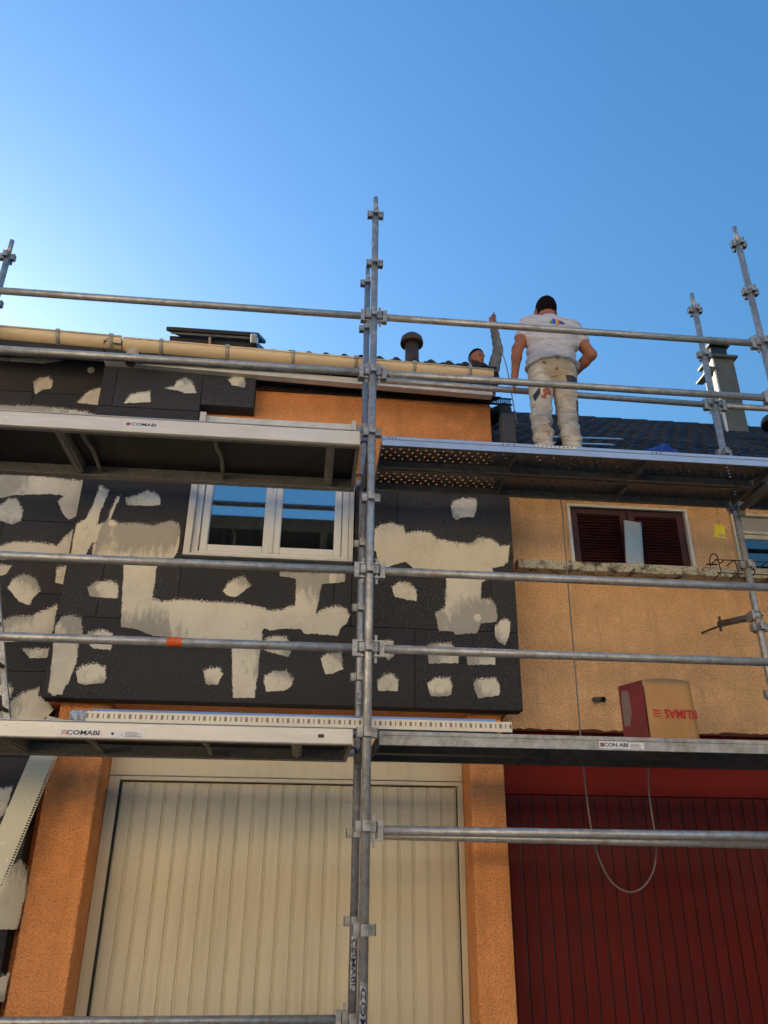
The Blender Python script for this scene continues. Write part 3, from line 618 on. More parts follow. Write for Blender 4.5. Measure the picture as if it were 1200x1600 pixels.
# ---------- house B: lower neighbour on the right
B = thing('terraced_house', 'lower ochre rendered house with maroon shutters and dark red garage door', 'house', (3.4, 1.38, 0))
BX = 7.4
so = (1.83, 2.865, 4.052, 4.60); s2 = (3.31, 4.45, 4.052, 4.595)
wall_mesh([(1.142, so[0], 2.71, 4.86), (so[1], s2[0], 2.71, 4.86), (s2[1], BX, 2.71, 4.86), (so[0], so[1], 2.71, so[2]), (so[0], so[1], so[3], 4.86),
           (s2[0], s2[1], 2.71, s2[2]), (s2[0], s2[1], s2[3], 4.86)], 1.38, 1.62).build('wall', 'ochre', B)
m = MB(); nr = 160                                        # ragged lower lip of the render coat
xs = np.linspace(1.142, BX, nr); zz = 2.708-.018*rng.random(nr)
m.add([(x, 1.372, 2.76) for x in xs]+[(x, 1.372, z) for x, z in zip(xs, zz)]+[(x, 1.395, z) for x, z in zip(xs, zz)],
      [(i, nr+i, nr+i+1, i+1) for i in range(nr-1)]+[(nr+i, 2*nr+i, 2*nr+i+1, nr+i+1) for i in range(nr-1)])
m.build('render_lip', 'ochre', B)
MB().box(1.142, BX, 1.622, 2.4, 2.71, 2.9).build('soffit', 'orange', B)
MB().box(BX-.2, BX, 1.625, 8.2, 0, 4.8).build('side_wall', 'ochre', B)
MB().box(1.142, BX, 8.0, 8.2, 0, 4.8).build('back_wall', 'ochre', B)
MB().box(3.72, 4.1, 1.38, 1.9, 0, 2.707).build('pilaster', 'ochre', B)
MB().box(4.1, BX-.2, 1.50, 1.9, 0, 2.707).build('ground_wall', 'ochre', B)
# ledge
m = MB(); nl = 60; xs = np.linspace(1.318, BX, nl)
for j, (yy, z) in enumerate(((1.27, 3.975), (1.265, 4.048), (1.375, 4.052), (1.375, 3.972))): pass
prof = [(1.272, 3.972), (1.266, 4.046), (1.379, 4.050), (1.379, 3.970)]
vs = [(x, y+random.uniform(-.003, .003)*(y < 1.3), z+random.uniform(-.004, .004)*(y < 1.3)) for x in xs for y, z in prof]
m.add(vs, [(4*i+j, 4*i+4+j, 4*i+4+(j+1) % 4, 4*i+(j+1) % 4) for i in range(nl-1) for j in range(4)]+[(0, 1, 2, 3)])
m.build('window_ledge', 'ledge', B)
# shutters
rect_frame(1.806, 2.89, 4.05, 4.626, 1.352, 1.40, .026, 'opening_trim', 'trim_white', B, .003, .004)
slat = None
for (a, b) in ((1.836, 2.345), (2.352, 2.860)):
    sh = rect_frame(a, b, 4.056, 4.594, 1.385, 1.425, .065, 'shutter', 'shutter', B, .004, .03, .05)
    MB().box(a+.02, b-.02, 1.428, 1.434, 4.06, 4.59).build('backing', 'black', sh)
    for k in range(17):
        z = 4.098+k*.0272
        MB().add([(a+.062, 1.388, z), (b-.062, 1.388, z), (b-.062, 1.420, z+.026), (a+.062, 1.420, z+.026), (a+.062, 1.392, z-.006), (b-.062, 1.392, z-.006), (b-.062, 1.424, z+.020), (a+.062, 1.424, z+.020)],
                 [(0, 1, 2, 3), (4, 7, 6, 5), (0, 4, 5, 1), (3, 2, 6, 7)]).build('slat', 'shutter', sh)
MB().box(1.842, 1.868, 1.368, 1.386, 4.40, 4.46).build('hinge', 'shutter', B)
# cream window on the right
w2 = bpy.data.objects.new('window', None); COL.objects.link(w2); w2.location = (3.9, 1.38, 4.06); attach(w2, B)
rect_frame(3.285, 4.48, 4.052, 4.62, 1.35, 1.42, .04, 'frame', 'cream_frame', w2, .004, .01, .03)
MB().box(3.326, 4.44, 1.39, 1.42, 4.455, 4.588).build('roller_panel', plain('grey_panel', (.33, .32, .28), .6), w2, .003)
MB().box(3.326, 4.44, 1.372, 1.42, 4.425, 4.452).build('rail', 'cream_frame', w2, .003)
for (a, b) in ((3.33, 3.87), (3.885, 4.435)):
    sa = rect_frame(a, b, 4.064, 4.422, 1.385, 1.42, .042, 'sash', 'cream_frame', w2, .004)
    MB().box(a+.04, b-.04, 1.40, 1.405, 4.10, 4.385).build('pane', 'glass_old', sa)
cu = MB(); vs = [(3.34+1.1*i/60, 1.50+.012*math.sin(i*1.3), z) for z in (4.06, 4.42) for i in range(61)]
cu.add(vs, [(i, i+1, 62+i, 61+i) for i in range(60)], True); cu.build('curtain', 'stripe', w2)
# pipe stub through the wall
ps = MB().tube([(1.875, 1.42, 2.94), (1.90, 1.24, 2.905)], .022, 14, False).tube([(1.876, 1.40, 2.938), (1.889, 1.32, 2.922)], .019, 12)
ps.build('overflow_pipe', 'steel_dark', B)
# red garage door
rd = bpy.data.objects.new('garage_door', None); COL.objects.link(rd); rd.location = (2.4, 1.55, 0); attach(rd, B)
MB().box(1.09, 3.72, 1.535, 1.65, 2.242, 2.706).build('lintel_panel', 'lintel_red', rd, .004)
pw = .0974; x = 1.176; kk = 0
me = MB().add([(0, .012, 0), (.003, .0, 0), (pw-.011, .0, 0), (pw-.008, .012, 0), (0, .012, 2.222), (.003, 0, 2.222), (pw-.011, 0, 2.222), (pw-.008, .012, 2.222)],
              [(0, 1, 5, 4), (1, 2, 6, 5), (2, 3, 7, 6)]).mesh('plank'); me.materials.append(M['door_red'])
while x < 3.70:
    o = bpy.data.objects.new('plank', me); COL.objects.link(o); o.location = (x, 1.552, .012); attach(o, rd); x += pw
MB().box(1.09, 3.74, 1.562, 1.60, .01, 2.24).build('backing', 'black', rd)
# roof of B
roofB, pB = roof(B, 1.19, BX, .99, 4.86, .75, 4.62, 99)
MB().box(1.20, BX, 1.0, 1.37, 4.735, 4.75).build('soffit_board', 'dark_wood', B)
Ub = Vector((0, math.cos(pB), math.sin(pB))); Nb = Vector((0, -math.sin(pB), math.cos(pB)))
def onB(x, y, h=0.): return Vector((x, y, 4.86+(y-.99)*.75))+Nb*h
MB().obox((onB(1.22, 2.6)+onB(1.22, 2.6))/2, (.10, 0, .02), Ub*2.3, Nb*.012).build('abutment_flashing', 'lead', B)
# metal flue and brown vent
ch = MB().box(4.93, 5.235, 3.75, 4.03, 6.6, 8.17).build('chimney', 'chimney', B, .006)
MB().box(4.915, 4.942, 3.735, 3.765, 6.6, 8.15).build('sunlit_edge', 'trim_white', ch)  # white strip added to imitate the sunlit left edge of the flue
MB().box(4.885, 5.28, 3.70, 4.08, 8.172, 8.21).build('cap_plate', 'chimney', ch, .004)
MB().box(4.83, 4.929, 3.69, 4.09, 7.96, 7.985).build('bracket_plate', 'steel_dark', ch)
MB().box(4.965, 5.20, 3.79, 3.99, 8.212, 8.40).build('cowl', 'black', ch, .02)
MB().box(4.93, 5.235, 3.75, 4.03, 8.402, 8.45).build('cowl_plate', 'black', ch, .004)
pv = MB().tube([(4.78, 2.5, 5.9), (4.78, 2.5, 6.36)], .11, 20).build('vent_pipe', 'brown_pipe', B)
m = MB().tube([(4.78, 2.5, 6.33), (4.78, 2.5, 6.36), (4.78, 2.5, 6.41), (4.78, 2.5, 6.45), (4.78, 2.5, 6.47)], .19, 20)
for i, v in enumerate(m.v):
    f_ = (.98, 1.0, .92, .6, .1)[min(i//20, 4)]; m.v[i] = (4.78+(v[0]-4.78)*f_, 2.5+(v[1]-2.5)*f_, v[2])
m.build('cap', 'brown_pipe', pv)

# ---------- house C: recessed neighbour on the left
C = thing('terraced_house', 'recessed neighbouring house at the left edge with broad putty bands', 'house', (-6, 1.45, 0))
CX = -16.0  # unseen stretch to the left, lengthened to keep low sun off the scaffold
MB().box(CX, XL-.002, 1.45, 1.75, 0, 5.9).build('wall', 'orange', C)
MB().box(CX, CX+.2, 1.752, 8.2, 0, 5.6).build('side_wall', 'orange', C)
MB().box(CX, XL-.002, 8.0, 8.2, 0, 5.6).build('back_wall', 'orange', C)
for i, z in enumerate(np.arange(0, 6.0, .6)):
    x = XL-.004; L_ = (.62, 1.25)[i % 2]
    while x > -7.2:
        board(x-L_, x, z, min(z+.6, 5.76), 1.30, 1.448, C); x -= L_; L_ = 1.25
patches(PATCH_C, 1.298, C)
MB().tube([(-2.37, 1.288, 5.655), (-2.37, 1.2975, 5.655)], .03, 20).build('anchor_washer', 'trim_white', C)
roof(C, CX, XL-.01, .97, 5.70, .66, 4.9, 1)
MB().box(CX, XL-.01, 1.06, 1.298, 5.76, 5.775).build('soffit_board', 'trim_white', C)
MB().box(CX, XL-.01, 1.03, 1.058, 5.62, 5.74).build('fascia_board', 'pvc_beige', C)
gutter(C, CX, -2.045, lambda x: ZG(x)+.01, .985, .085, [-2.128, -2.563, -3.05, -3.6, -4.2])

# ---------- house across the street (seen only as a reflection), widened and paled to bounce warm light
O = thing('opposite_house', 'cream house with terracotta roof across the street, reflected in the white window', 'house', (0, -11.5, 0))
MB().box(-24, 16, -19.5, -11.5, 0, 6.6).build('wall', 'facade_far', O)
MB().prismx([(-20, 6.62), (-15.5, 9.9), (-10.9, 6.62)], -24.4, 16.4).build('roof', 'roof_far', O)
for xx in np.arange(-21, 14, 3.3):
    for z in (1.0, 4.0):
        wn = MB().box(xx-.6, xx+.6, -11.498, -11.46, z, z+1.35).build('window', 'trim_white', O)
        MB().box(xx-.5, xx+.5, -11.458, -11.455, z+.1, z+1.25).build('pane', 'glass', wn)

# ------------------------------------------------------------------ scaffold
Z0 = 2.4; SW = .80; TR = .0262
SC = thing('scaffold', 'galvanised facade scaffold with guard rails and two levels of decking', 'scaffold', (0, 0, 0))
def cup_mesh():
    m = MB()
    for (dx, dy) in ((1, 0), (-1, 0), (0, 1), (0, -1)):
        d = Vector((dx, dy, 0)); e = Vector((-dy, dx, 0)); h = Vector((0, 0, .0275))
        for sg in (-1, 1): m.obox(d*.042+e*.0175*sg, d*.020, e*.0025, h)
        m.obox(d*.0605, d*.0025, e*.020, h)
    me = m.mesh('cup_bracket'); me.materials.append(M['zinc']); return me
def head_mesh():
    m = MB()
    for z in (.043, -.047): m.box(.030, .096, -.017, .017, z-.005, z+.005)
    m.box(.088, .096, -.017, .017, -.047, .043)
    for sg in (-1, 1): m.box(.066, .096, sg*.019-.003, sg*.019+.003, -.052, .048)
    m.box(.038, .052, -.0035, .0035, -.088, .078); m.box(.034, .054, -.005, .005, .070, .082)
    m.tube([(.09, 0, 0), (.12, 0, 0)], .0215, 12)
    me = m.mesh('wedge_head'); me.materials.append(M['zinc']); return me
CUP, HEAD = cup_mesh(), head_mesh()
HEADF = HEAD.copy(); HEADF.transform(Matrix.Rotation(math.pi, 4, 'Z'))
def inst(name, me, loc, parent, rot=None):
    o = bpy.data.objects.new(name, me); COL.objects.link(o); o.location = loc
    if rot: o.rotation_euler = rot
    attach(o, parent); return o
def standard(x, y, dz, t0, t1, mat='galv'):
    zb = .06; zt = Z0+dz+t1+.035
    m = MB().tube([(x, y, zb), (x, y, zt)], TR, 20).tube([(x, y, zt-.01), (x, y, zt+.155)], .0190, 16)
    st = m.build('standard', mat, SC)
    for z in (Z0+dz-.25, Z0+dz+1.75): MB().tube([(x, y, z), (x, y, z+.012)], TR+.0012, 20).build('joint_collar', 'zinc', st)
    MB().box(x-.075, x+.075, y-.075, y+.075, .005, .013).tube([(x, y, .013), (x, y, .2)], .018, 12).build('base_plate', 'zinc', st)
    MB().tube([(x, y, .12), (x, y, .15)], .035, 8).box(x-.09, x+.09, y-.008, y+.008, .125, .145).build('jack_nut', 'zinc', st)
    t = t0
    while t <= t1+.01:
        inst('cup_bracket', CUP, (x, y, Z0+dz+t), st); t += .5
    return st
stds = {}
for x in (-3.07, 0, 3, 6):
    stds[x, 0] = standard(x, 0, 0, -2.0, 4.0, 'galv')
    stds[x, 1] = standard(x, SW, .01 if x < 3 else -.02, -2.0, 4.0 if x else 4.0, 'galv' if x else 'galvc')
def rail(x0, x1, y, z0, z1, mat='galv'):
    d = (z1-z0)/(x1-x0)
    m = MB().tube([(x0+.10, y, z0+d*.1), ((x0+x1)/2, y, (z0+z1)/2-.002), (x1-.10, y, z1-d*.1)], TR, 18)
    r = m.build('guard_rail', mat, SC)
    inst('wedge_head', HEAD, (x0, y, z0), r); inst('wedge_head', HEADF, (x1, y, z1), r); return r
for t in (3.0, 2.5, 1.0, .5):
    for x in (-3.07, 0, 3):
        rl = rail(x, x+3 if x >= 0 else 0, 0, Z0+t-.005, Z0+t-.005, 'galv_splash' if t <= 1 or (t == 2.5 and x < 0) else 'galv')
        if t == .5 and x < 0:
            MB().tube([(-1.185, 0, Z0+t-.006), (-1.098, 0, Z0+t-.006)], TR+.0012, 20, False).build('tape_band', 'tape', rl)
rail(0, 3, 0, Z0-.52, Z0-.52)
rail(0, 3, SW, Z0-.50, Z0-.53); rail(0, 3, SW, Z0+3-.0, Z0+2.955); rail(3, 6, SW, Z0+2.955, Z0+2.955); rail(-3.07, 0, SW, Z0-1.5, Z0-1.5)
def transom(x, z):
    tb = MB().tube([(x, .10, z), (x, SW-.10, z)], TR, 14).build('transom', 'steel_dark', SC)
    inst('wedge_head', HEAD, (x, 0, z), tb, (0, 0, math.pi/2)); inst('wedge_head', HEAD, (x, SW, z), tb, (0, 0, -math.pi/2))
for x in (-3.07, 0, 3, 6): transom(x, Z0+1.93); transom(x, Z0-.055)
def alu_platform(x0, x1, zb, zt, handles, bars):
    p = bpy.data.objects.new('platform', None); COL.objects.link(p); p.location = ((x0+x1)/2, .4, zb); attach(p, SC)
    p['label'] = 'aluminium framed platform with plywood deck'
    for (y0, y1) in ((.036, .072), (.728, .764)):
        MB().box(x0, x1, y0, y1, zb, zt).build('edge_beam', 'alu', p, .006) if y0 < .1 else MB().box(x0, x1, y0, y1, zb, zt-.012).box(x0, x1, y0-.03, y0-.0005, zb, zb+.008).build('edge_beam', 'alu_dark', p, .003)
    MB().box(x0, x1, .0725, .10, zb, zb+.008).build('edge_flange', 'alu_dark', p)
    MB().box(x0+.01, x1-.01, .0735, .7265, zt-.016, zt-.005).build('deck', 'ply', p)
    MB().box(x0+.005, x1-.005, .030, .074, zt+.0005, zt+.006).build('top_lip', 'steel_edge', p, .002)
    for x in bars: MB().box(x-.03, x+.03, .1005, .697, zb+.02, zt-.0165).box(x-.012, x+.012, .1005, .697, zb+.010, zb+.0195).build('cross_member', 'alu_dark', p, .003)
    for x in handles:
        MB().tube([(x-.02, .10, zt-.05), (x-.01, .30, zt-.05), (x+.012, .40, zt-.06), (x+.014, .46, zt-.07), (x, .72, zt-.06)], .014, 8).build('cross_brace', 'alu_dark', p)
    for x in (x0+.012, x1-.012): MB().box(x-.012, x+.012, .1005, .697, zb+.004, zt-.017).build('end_bar', 'alu_dark', p, .003)
    for x in (x0, x1):
        sg = 1 if x == x0 else -1
        for y in (.15, .65): MB().tube([(x, y, zt-.03), (x-sg*.03, y, zt-.01), (x-sg*.055, y, zt-.02), (x-sg*.06, y, zt-.05)], .010, 8).build('hook', 'steel_dark', p)
    return p
PT = alu_platform(-2.93, -.075, 4.325, 4.432, [-1.955, -1.06], [-2.1, -.275])
PB = alu_platform(-2.93, -.075, 2.338, 2.428, [-1.62, -.95], [-2.1, -.40])
for p_, z in ((PT, 4.30), (PB, 2.383)):
    if p_ is PB: MB().box(-.278, -.244, .0348, .0358, 2.372, 2.392).build('slot', 'black', p_)
def steel_plank(x0, x1, y0, y1, zb, zt, edge, dots=True):
    p = bpy.data.objects.new('platform', None); COL.objects.link(p); p.location = ((x0+x1)/2, (y0+y1)/2, zb); attach(p, SC)
    p['label'] = 'perforated steel plank'
    me = MB().add([(x0, y0+.003, zt-.002), (x1, y0+.003, zt-.002), (x1, y1-.003, zt-.002), (x0, y1-.003, zt-.002)], [(0, 1, 2, 3)]).mesh('deck')
    obj('deck', me, 'perf', p)
    mt = edge if y0 < .1 else 'steel_dark'
    MB().box(x0, x1, y0, y0+.003, zb, zt).box(x0, x1, y0-.006, y0-.0003, zt-.022, zt+.001).build('side_flange', mt, p, .001)
    MB().box(x0, x1, y1-.003, y1, zb, zt).build('side_flange', 'steel_dark', p)
    for (a, b) in ((y0+.0035, y0+.028), (y1-.028, y1-.0035)): MB().box(x0, x1, a, b, zb, zb+.003).build('bottom_lip', 'steel_dark', p)
    n = max(2, int((x1-x0)/.75))
    for i in range(1, n): 
        x = x0+(x1-x0)*i/n; MB().box(x-.004, x+.004, y0+.0285, y1-.0285, zb+.004, zt-.012).build('rib', 'steel_dark', p)
    for x in (x0+.004, x1-.004): MB().box(x-.004, x+.004, y0+.0285, y1-.0285, zb+.002, zt-.003).build('end_plate', 'steel_dark', p)
    return p
TOPR = None
for (a, b) in ((.075, 2.93), (3.07, 5.93)):
    q = steel_plank(a, b, .050, .385, 4.340, 4.408, 'steel_edge'); TOPR = TOPR or q
    steel_plank(a, b, .405, .740, 4.340, 4.408, 'steel_edge')
    r_ = steel_plank(a, b, .050, .385, 2.343, 2.420, 'steel_old'); steel_plank(a, b, .405, .740, 2.343, 2.420, 'steel_old')
    if a < 1: LOWR = r_
# stickers
def sticker(parent, x0, x1, z0, z1, y, mat='sticker'): return MB().box(x0, x1, y-.0012, y, z0, z1).build('sticker', mat, parent)
def comabi(parent, x0, x1, z0, z1, y, txt='COMABI', icon=True, mat='navy'):
    h = z1-z0; cz = (z0+z1)/2; w = x1-x0
    sticker(parent, x0, x1, z0, z1, y)
    if icon == 'house':
        m = MB()
        for k in range(3):
            b = z0+h*.22+k*h*.2; cx_ = x0+w*.14; hw = w*.075
            m.prism([(cx_-hw, b), (cx_-hw, b+h*.09), (cx_, b+h*.22), (cx_+hw, b+h*.09), (cx_+hw, b), (cx_, b+h*.12)], y-.0022, y-.0013)
        m.build('emblem', 'orange_print', parent)
    else:
        MB().box(x0+w*.04, x0+w*.16, y-.0019, y-.0013, z0+h*.22, z0+h*.78).build('emblem', 'navy', parent)
        MB().prism([(x0+w*.055, z0+h*.3), (x0+w*.145, z0+h*.3), (x0+w*.12, z0+h*.68), (x0+w*.1, z0+h*.5), (x0+w*.08, z0+h*.68)], y-.0026, y-.0020).build('emblem', 'orange_print', parent)
    lettering(txt, h*.78, mat, parent, (x0+w*.585, y-.0020, cz), FACE, .0007, w*.74/(h*.78*3.55))
comabi(PT, -1.652, -1.440, 4.362, 4.404, .0355)
comabi(PB, -1.722, -1.492, 2.345, 2.389, .0355, icon='house', mat='print_black')
sticker(PB, -1.447, -1.249, 2.347, 2.385, .0355)
for k in range(4): MB().box(-1.36, -1.27-.02*(k % 2), .0338, .0342, 2.352+k*.007, 2.3545+k*.007).build('fine_print', 'print_black', PB)
MB().tube([(-1.427, .0338, 2.366), (-1.427, .0343, 2.366)], .008, 12).build('emblem', 'navy', PB)
comabi(LOWR, 1.385, 1.560, 2.353, 2.393, .0495, 'CON ABI')
sticker(LOWR, 1.563, 1.66, 2.352, 2.390, .0495)
for k in range(4): MB().box(1.575, 1.64-.01*(k % 2), .0478, .0482, 2.358+k*.007, 2.3605+k*.007).build('fine_print', 'print_black', LOWR)
sticker(TOPR, 1.15, 1.44, 4.389, 4.406, .0435)
for k in range(9): MB().box(1.165+k*.03, 1.182+k*.03, .0418, .0422, 4.394, 4.401).build('fine_print', 'print_black', TOPR)
for x in (.12, .145, .17, .92, .96, 1.0, 2.0, 2.03, 2.06): MB().tube([(x, .0428, 4.396), (x, .0438, 4.396)], .006, 10).build('punch_mark', 'black', TOPR)
# stickers wrapped round the lower standards
def wrap(st, x, y, z0, z1, txt):
    n = 12; r = TR+.0007; a0 = -math.pi/2-.62
    vs = [(x+r*math.cos(a0+1.24*i/n), y+r*math.sin(a0+1.24*i/n), z) for z in (z0, z1) for i in range(n+1)]
    MB().add(vs, [(i, i+1, n+2+i, n+1+i) for i in range(n)], True).build('sticker', 'torn', st)
    lettering(txt, .036, 'navy', st, (x, y-r-.0006, (z0+z1)/2), FACE @ Matrix.Rotation(-math.pi/2, 3, 'Z'), .0004, (z1-z0)*.8/(.036*3.5))
wrap(stds[0, 0], 0, 0, .80, 1.17, 'COMABI'); wrap(stds[0, 1], 0, SW, 1.05, 1.34, 'COMABI')
wrap(stds[0, 1], 0, SW, 2.70, 2.80, 'AB')
# wall tie
wt = MB().tube([(2.985, .84, 3.475), (2.90, 1.17, 3.52)], TR, 14).build('wall_tie', 'steel_dark', SC)
MB().tube([(2.93, 1.10, 3.51), (2.84, 1.36, 3.50)], .009, 8).tube([(2.90, 1.17, 3.46), (2.905, 1.165, 3.58)], .011, 8).build('hook_bolt', 'steel_dark', wt)
MB().tube([(3, SW, 3.445), (3, SW, 3.505)], .034, 16).box(2.955, 2.99, .78, .87, 3.44, 3.51).tube([(3.03, .76, 3.475), (3.05, .84, 3.475)], .009, 8).build('coupler', 'zinc', wt)

# ladder between the decks, mostly past the left edge of the view
LD = thing('ladder', 'grey access ladder leaning at the far left edge above the lower deck', 'ladder', (-2.17, .43, 2.43))
a, b = Vector((-2.185, 0, 2.43)), Vector((-2.62, 0, 3.95)); dv = (b-a).normalized(); nv = Vector((dv.z, 0, -dv.x))
for y in (.25, .61): MB().obox((a+b)/2+Vector((0, y, 0)), dv*((b-a).length/2), (0, .012, 0), nv*.020).build('stile', 'galvc', LD, .003)
for k in range(5):
    c = a+dv*(.16+.29*k); MB().tube([(c.x, .262, c.z), (c.x, .598, c.z)], .013, 10).build('rung', 'steel_dark', LD)

# ------------------------------------------------------------------ loose things on and round the scaffold
# cardboard box
ang = rad(2.5); ex = Vector((math.cos(ang), math.sin(ang), 0)); ey = Vector((-.66, .75, 0)).normalized(); en = Vector((-math.sin(ang), math.cos(ang), 0)); b0 = Vector((1.795, .245, 2.4215))
BX_ = thing('cardboard_box', 'open brown cardboard box with red side and upside-down red lettering', 'box', b0)
wv_, dp, hh = .325, .175, .40
def bp(u, v, z): return b0+ex*u+ey*v+Vector((0, 0, z))
m = MB(); nu, nz_ = 8, 8; vs = []
for j in range(nz_+1):
    for i in range(nu+1):
        u = wv_*i/nu*(1-.035*(j/nz_)**2); z = hh*j/nz_+(.012*math.sin(math.pi*i/nu) if j == nz_ else 0)
        vs.append(bp(u, -.006*math.sin(math.pi*i/nu)*math.sin(math.pi*j/nz_), z))
m.add(vs, [(j*(nu+1)+i, j*(nu+1)+i+1, (j+1)*(nu+1)+i+1, (j+1)*(nu+1)+i) for j in range(nz_) for i in range(nu)], True)
sol = m.build('front_panel', 'card', BX_); md = sol.modifiers.new('thickness', 'SOLIDIFY'); md.thickness = .004; md.offset = -1
def quad_panel(name, pts, mat, parent, th=.004):
    o = MB().add(pts, [(0, 1, 2, 3)]).build(name, mat, parent); md = o.modifiers.new('thickness', 'SOLIDIFY'); md.thickness = th; md.offset = 0; return o
sp = quad_panel('side_panel', [bp(-.003, .006, 0), bp(-.003, dp, 0), bp(-.003, dp, hh-.02), bp(-.003, .006, hh-.004)], 'card_red', BX_)
quad_panel('side_panel', [bp(wv_+.002, .006, 0), bp(wv_+.002, dp, 0), bp(wv_*.97, dp, hh), bp(wv_*.968, .006, hh)], 'card', BX_)
quad_panel('back_panel', [bp(0, dp, 0), bp(wv_, dp, 0), bp(wv_*.97, dp, hh), bp(0, dp, hh-.02)], 'card', BX_)
quad_panel('bottom_panel', [bp(0.004, .006, .004), bp(wv_-.004, .006, .004), bp(wv_-.004, dp-.006, .004), bp(.004, dp-.006, .004)], 'card', BX_)
quad_panel('flap', [bp(wv_*.97, .01, hh), bp(wv_*.97, dp-.01, hh), bp(wv_*.97+.03, dp-.02, hh-.03), bp(wv_*.97+.012, .02, hh+.004)], 'card', BX_)
quad_panel('flap', [bp(.02, dp, hh-.01), bp(wv_*.95, dp, hh-.002), bp(wv_*.9, dp+.06, hh-.12), bp(.05, dp+.06, hh-.12)], 'card', BX_)
dS = Vector((-.75, -.66, 0))*.0045                                            # worn label on the red side
MB().add([bp(-.003, .160, .12)+dS, bp(-.003, .125, .12)+dS, bp(-.003, .10, .19)+dS, bp(-.003, .105, .34)+dS, bp(-.003, .15, .35)+dS, bp(-.003, .162, .28)+dS], [tuple(range(6))]).build('label_patch', plain('grey_label', (.20, .13, .12), .6), sp)
Rb = Matrix((ex, Vector((0, 0, 1)), -en)).transposed() @ Matrix.Rotation(math.pi, 3, 'Z')
lettering('KLIMAS', .078, 'print_red', BX_, bp(.212, -.0125, .188), Rb, .0014, .86)
m = MB()
for k in range(3):
    pts = [(-.026, 0), (-.026, .008), (0, .017-.004*k), (.026, .008), (.026, 0), (0, .008-.002*k)]
    zc = .212-.020*k
    f_ = [bp(.055+u, -.0066, zc-z+(.0)) for u, z in pts]; g_ = [bp(.055+u, -.0095, zc-z) for u, z in pts]
    m.add(g_, [tuple(range(6))])
m.build('emblem', 'print_red', BX_)
# profiles lying on the lower deck
o = MB().prismx([(.085, 2.4385), (.087, 2.4385), (.087, 2.496), (.135, 2.496), (.135, 2.498), (.085, 2.498)], -1.60, .875).build('slotted_profile', 'slotted')
tag(o, 'cream slotted base profile lying along the front edge of the lower deck', 'profile')
# silver channel behind it; the slot shade is in the slotted colour
o = MB().prismx([(.150, 2.4345), (.25, 2.4345), (.25, 2.437), (.153, 2.437), (.192, 2.528), (.25, 2.530), (.25, 2.533), (.190, 2.531)], -1.60, .80).build('channel_profile', 'mill_alu')
tag(o, 'shiny silver aluminium channel lying behind the slotted profile', 'profile')
o = MB()
vs = []; n = 10
for i in range(n+1):
    for k in range(8):
        a_ = 2*math.pi*k/8; r_ = .036+.006*math.sin(i*2.3+k*1.7); vs.append((-1.70+.15*i/n, .145+r_*1.1*math.cos(a_), 2.478+r_*math.sin(a_)))
o.add(vs, [(i*8+k, i*8+(k+1) % 8, i*8+8+(k+1) % 8, i*8+8+k) for i in range(n) for k in range(8)]+[tuple(range(8)), tuple(n*8+k for k in range(8))])
tag(o.build('film_wrap', plain('clear_film', (.55, .60, .66), .2, .2, .7, 30)), 'crumpled clear film round the left end of the silver channel', 'film')
# pale profile leaning against the left wall
a, b = Vector((-2.62, .95, .02)), Vector((-2.03, 1.02, 2.62)); dv = (b-a).normalized(); sd_ = Vector((dv.z, 0, -dv.x)); nn_ = dv.cross(sd_)
LP = thing('leaning_profile', 'long pale metal profile leaning against the left wall below the deck', 'profile', a)
MB().obox((a+b)/2, dv*((b-a).length/2), sd_*.075, nn_*.0015).build('web', 'pale_profile', LP)
MB().obox((a+b)/2-sd_*.075+nn_*.02, dv*((b-a).length/2), sd_*.0015, nn_*.02).build('flange', 'pale_profile', LP)
m = MB(); q = 0.; Lg = (b-a).length
while q < Lg-.02:
    c = a+dv*(q+.01)+sd_*.0835; m.obox(c, dv*.0035, sd_*.008, nn_*.0012); q += .016
m.obox((a+b)/2+sd_*.0932, dv*(Lg/2), sd_*.0018, nn_*.0012)
stuff(m.build('mesh_edge', 'pale_profile', LP))
# offcut of profile wedged between the shutters
o = MB().prismx([(0, 0)]*0+[(1.318, 4.052), (1.3205, 4.052), (1.352, 4.475), (1.3495, 4.475)], 2.262, 2.405)
OC = thing('profile_offcut', 'short silver profile offcut standing upright before the maroon shutters', 'profile', (2.33, 1.31, 4.05))
c1, c2 = Vector((2.325, 1.30, 4.055)), Vector((2.375, 1.345, 4.475)); dv = (c2-c1).normalized(); sx_ = Vector((1, 0, 0)); sx_ = (sx_-dv*sx_.dot(dv)).normalized(); ny = dv.cross(sx_)
MB().obox((c1+c2)/2, dv*.212, sx_*.068, ny*.001).build('web', plain('dull_alu', (.50, .53, .46), .4, .5), OC)
MB().obox((c1+c2)/2+sx_*.068+ny*-.0, dv*.212, sx_*.001, ny*.018).build('flange', 'mill_alu', OC)
m = MB()
for k in range(26): m.obox(c1+dv*(.008+.0163*k)-sx_*.073, dv*.004, sx_*.005, ny*.001)
stuff(m.build('mesh_edge', 'trim_white', OC))
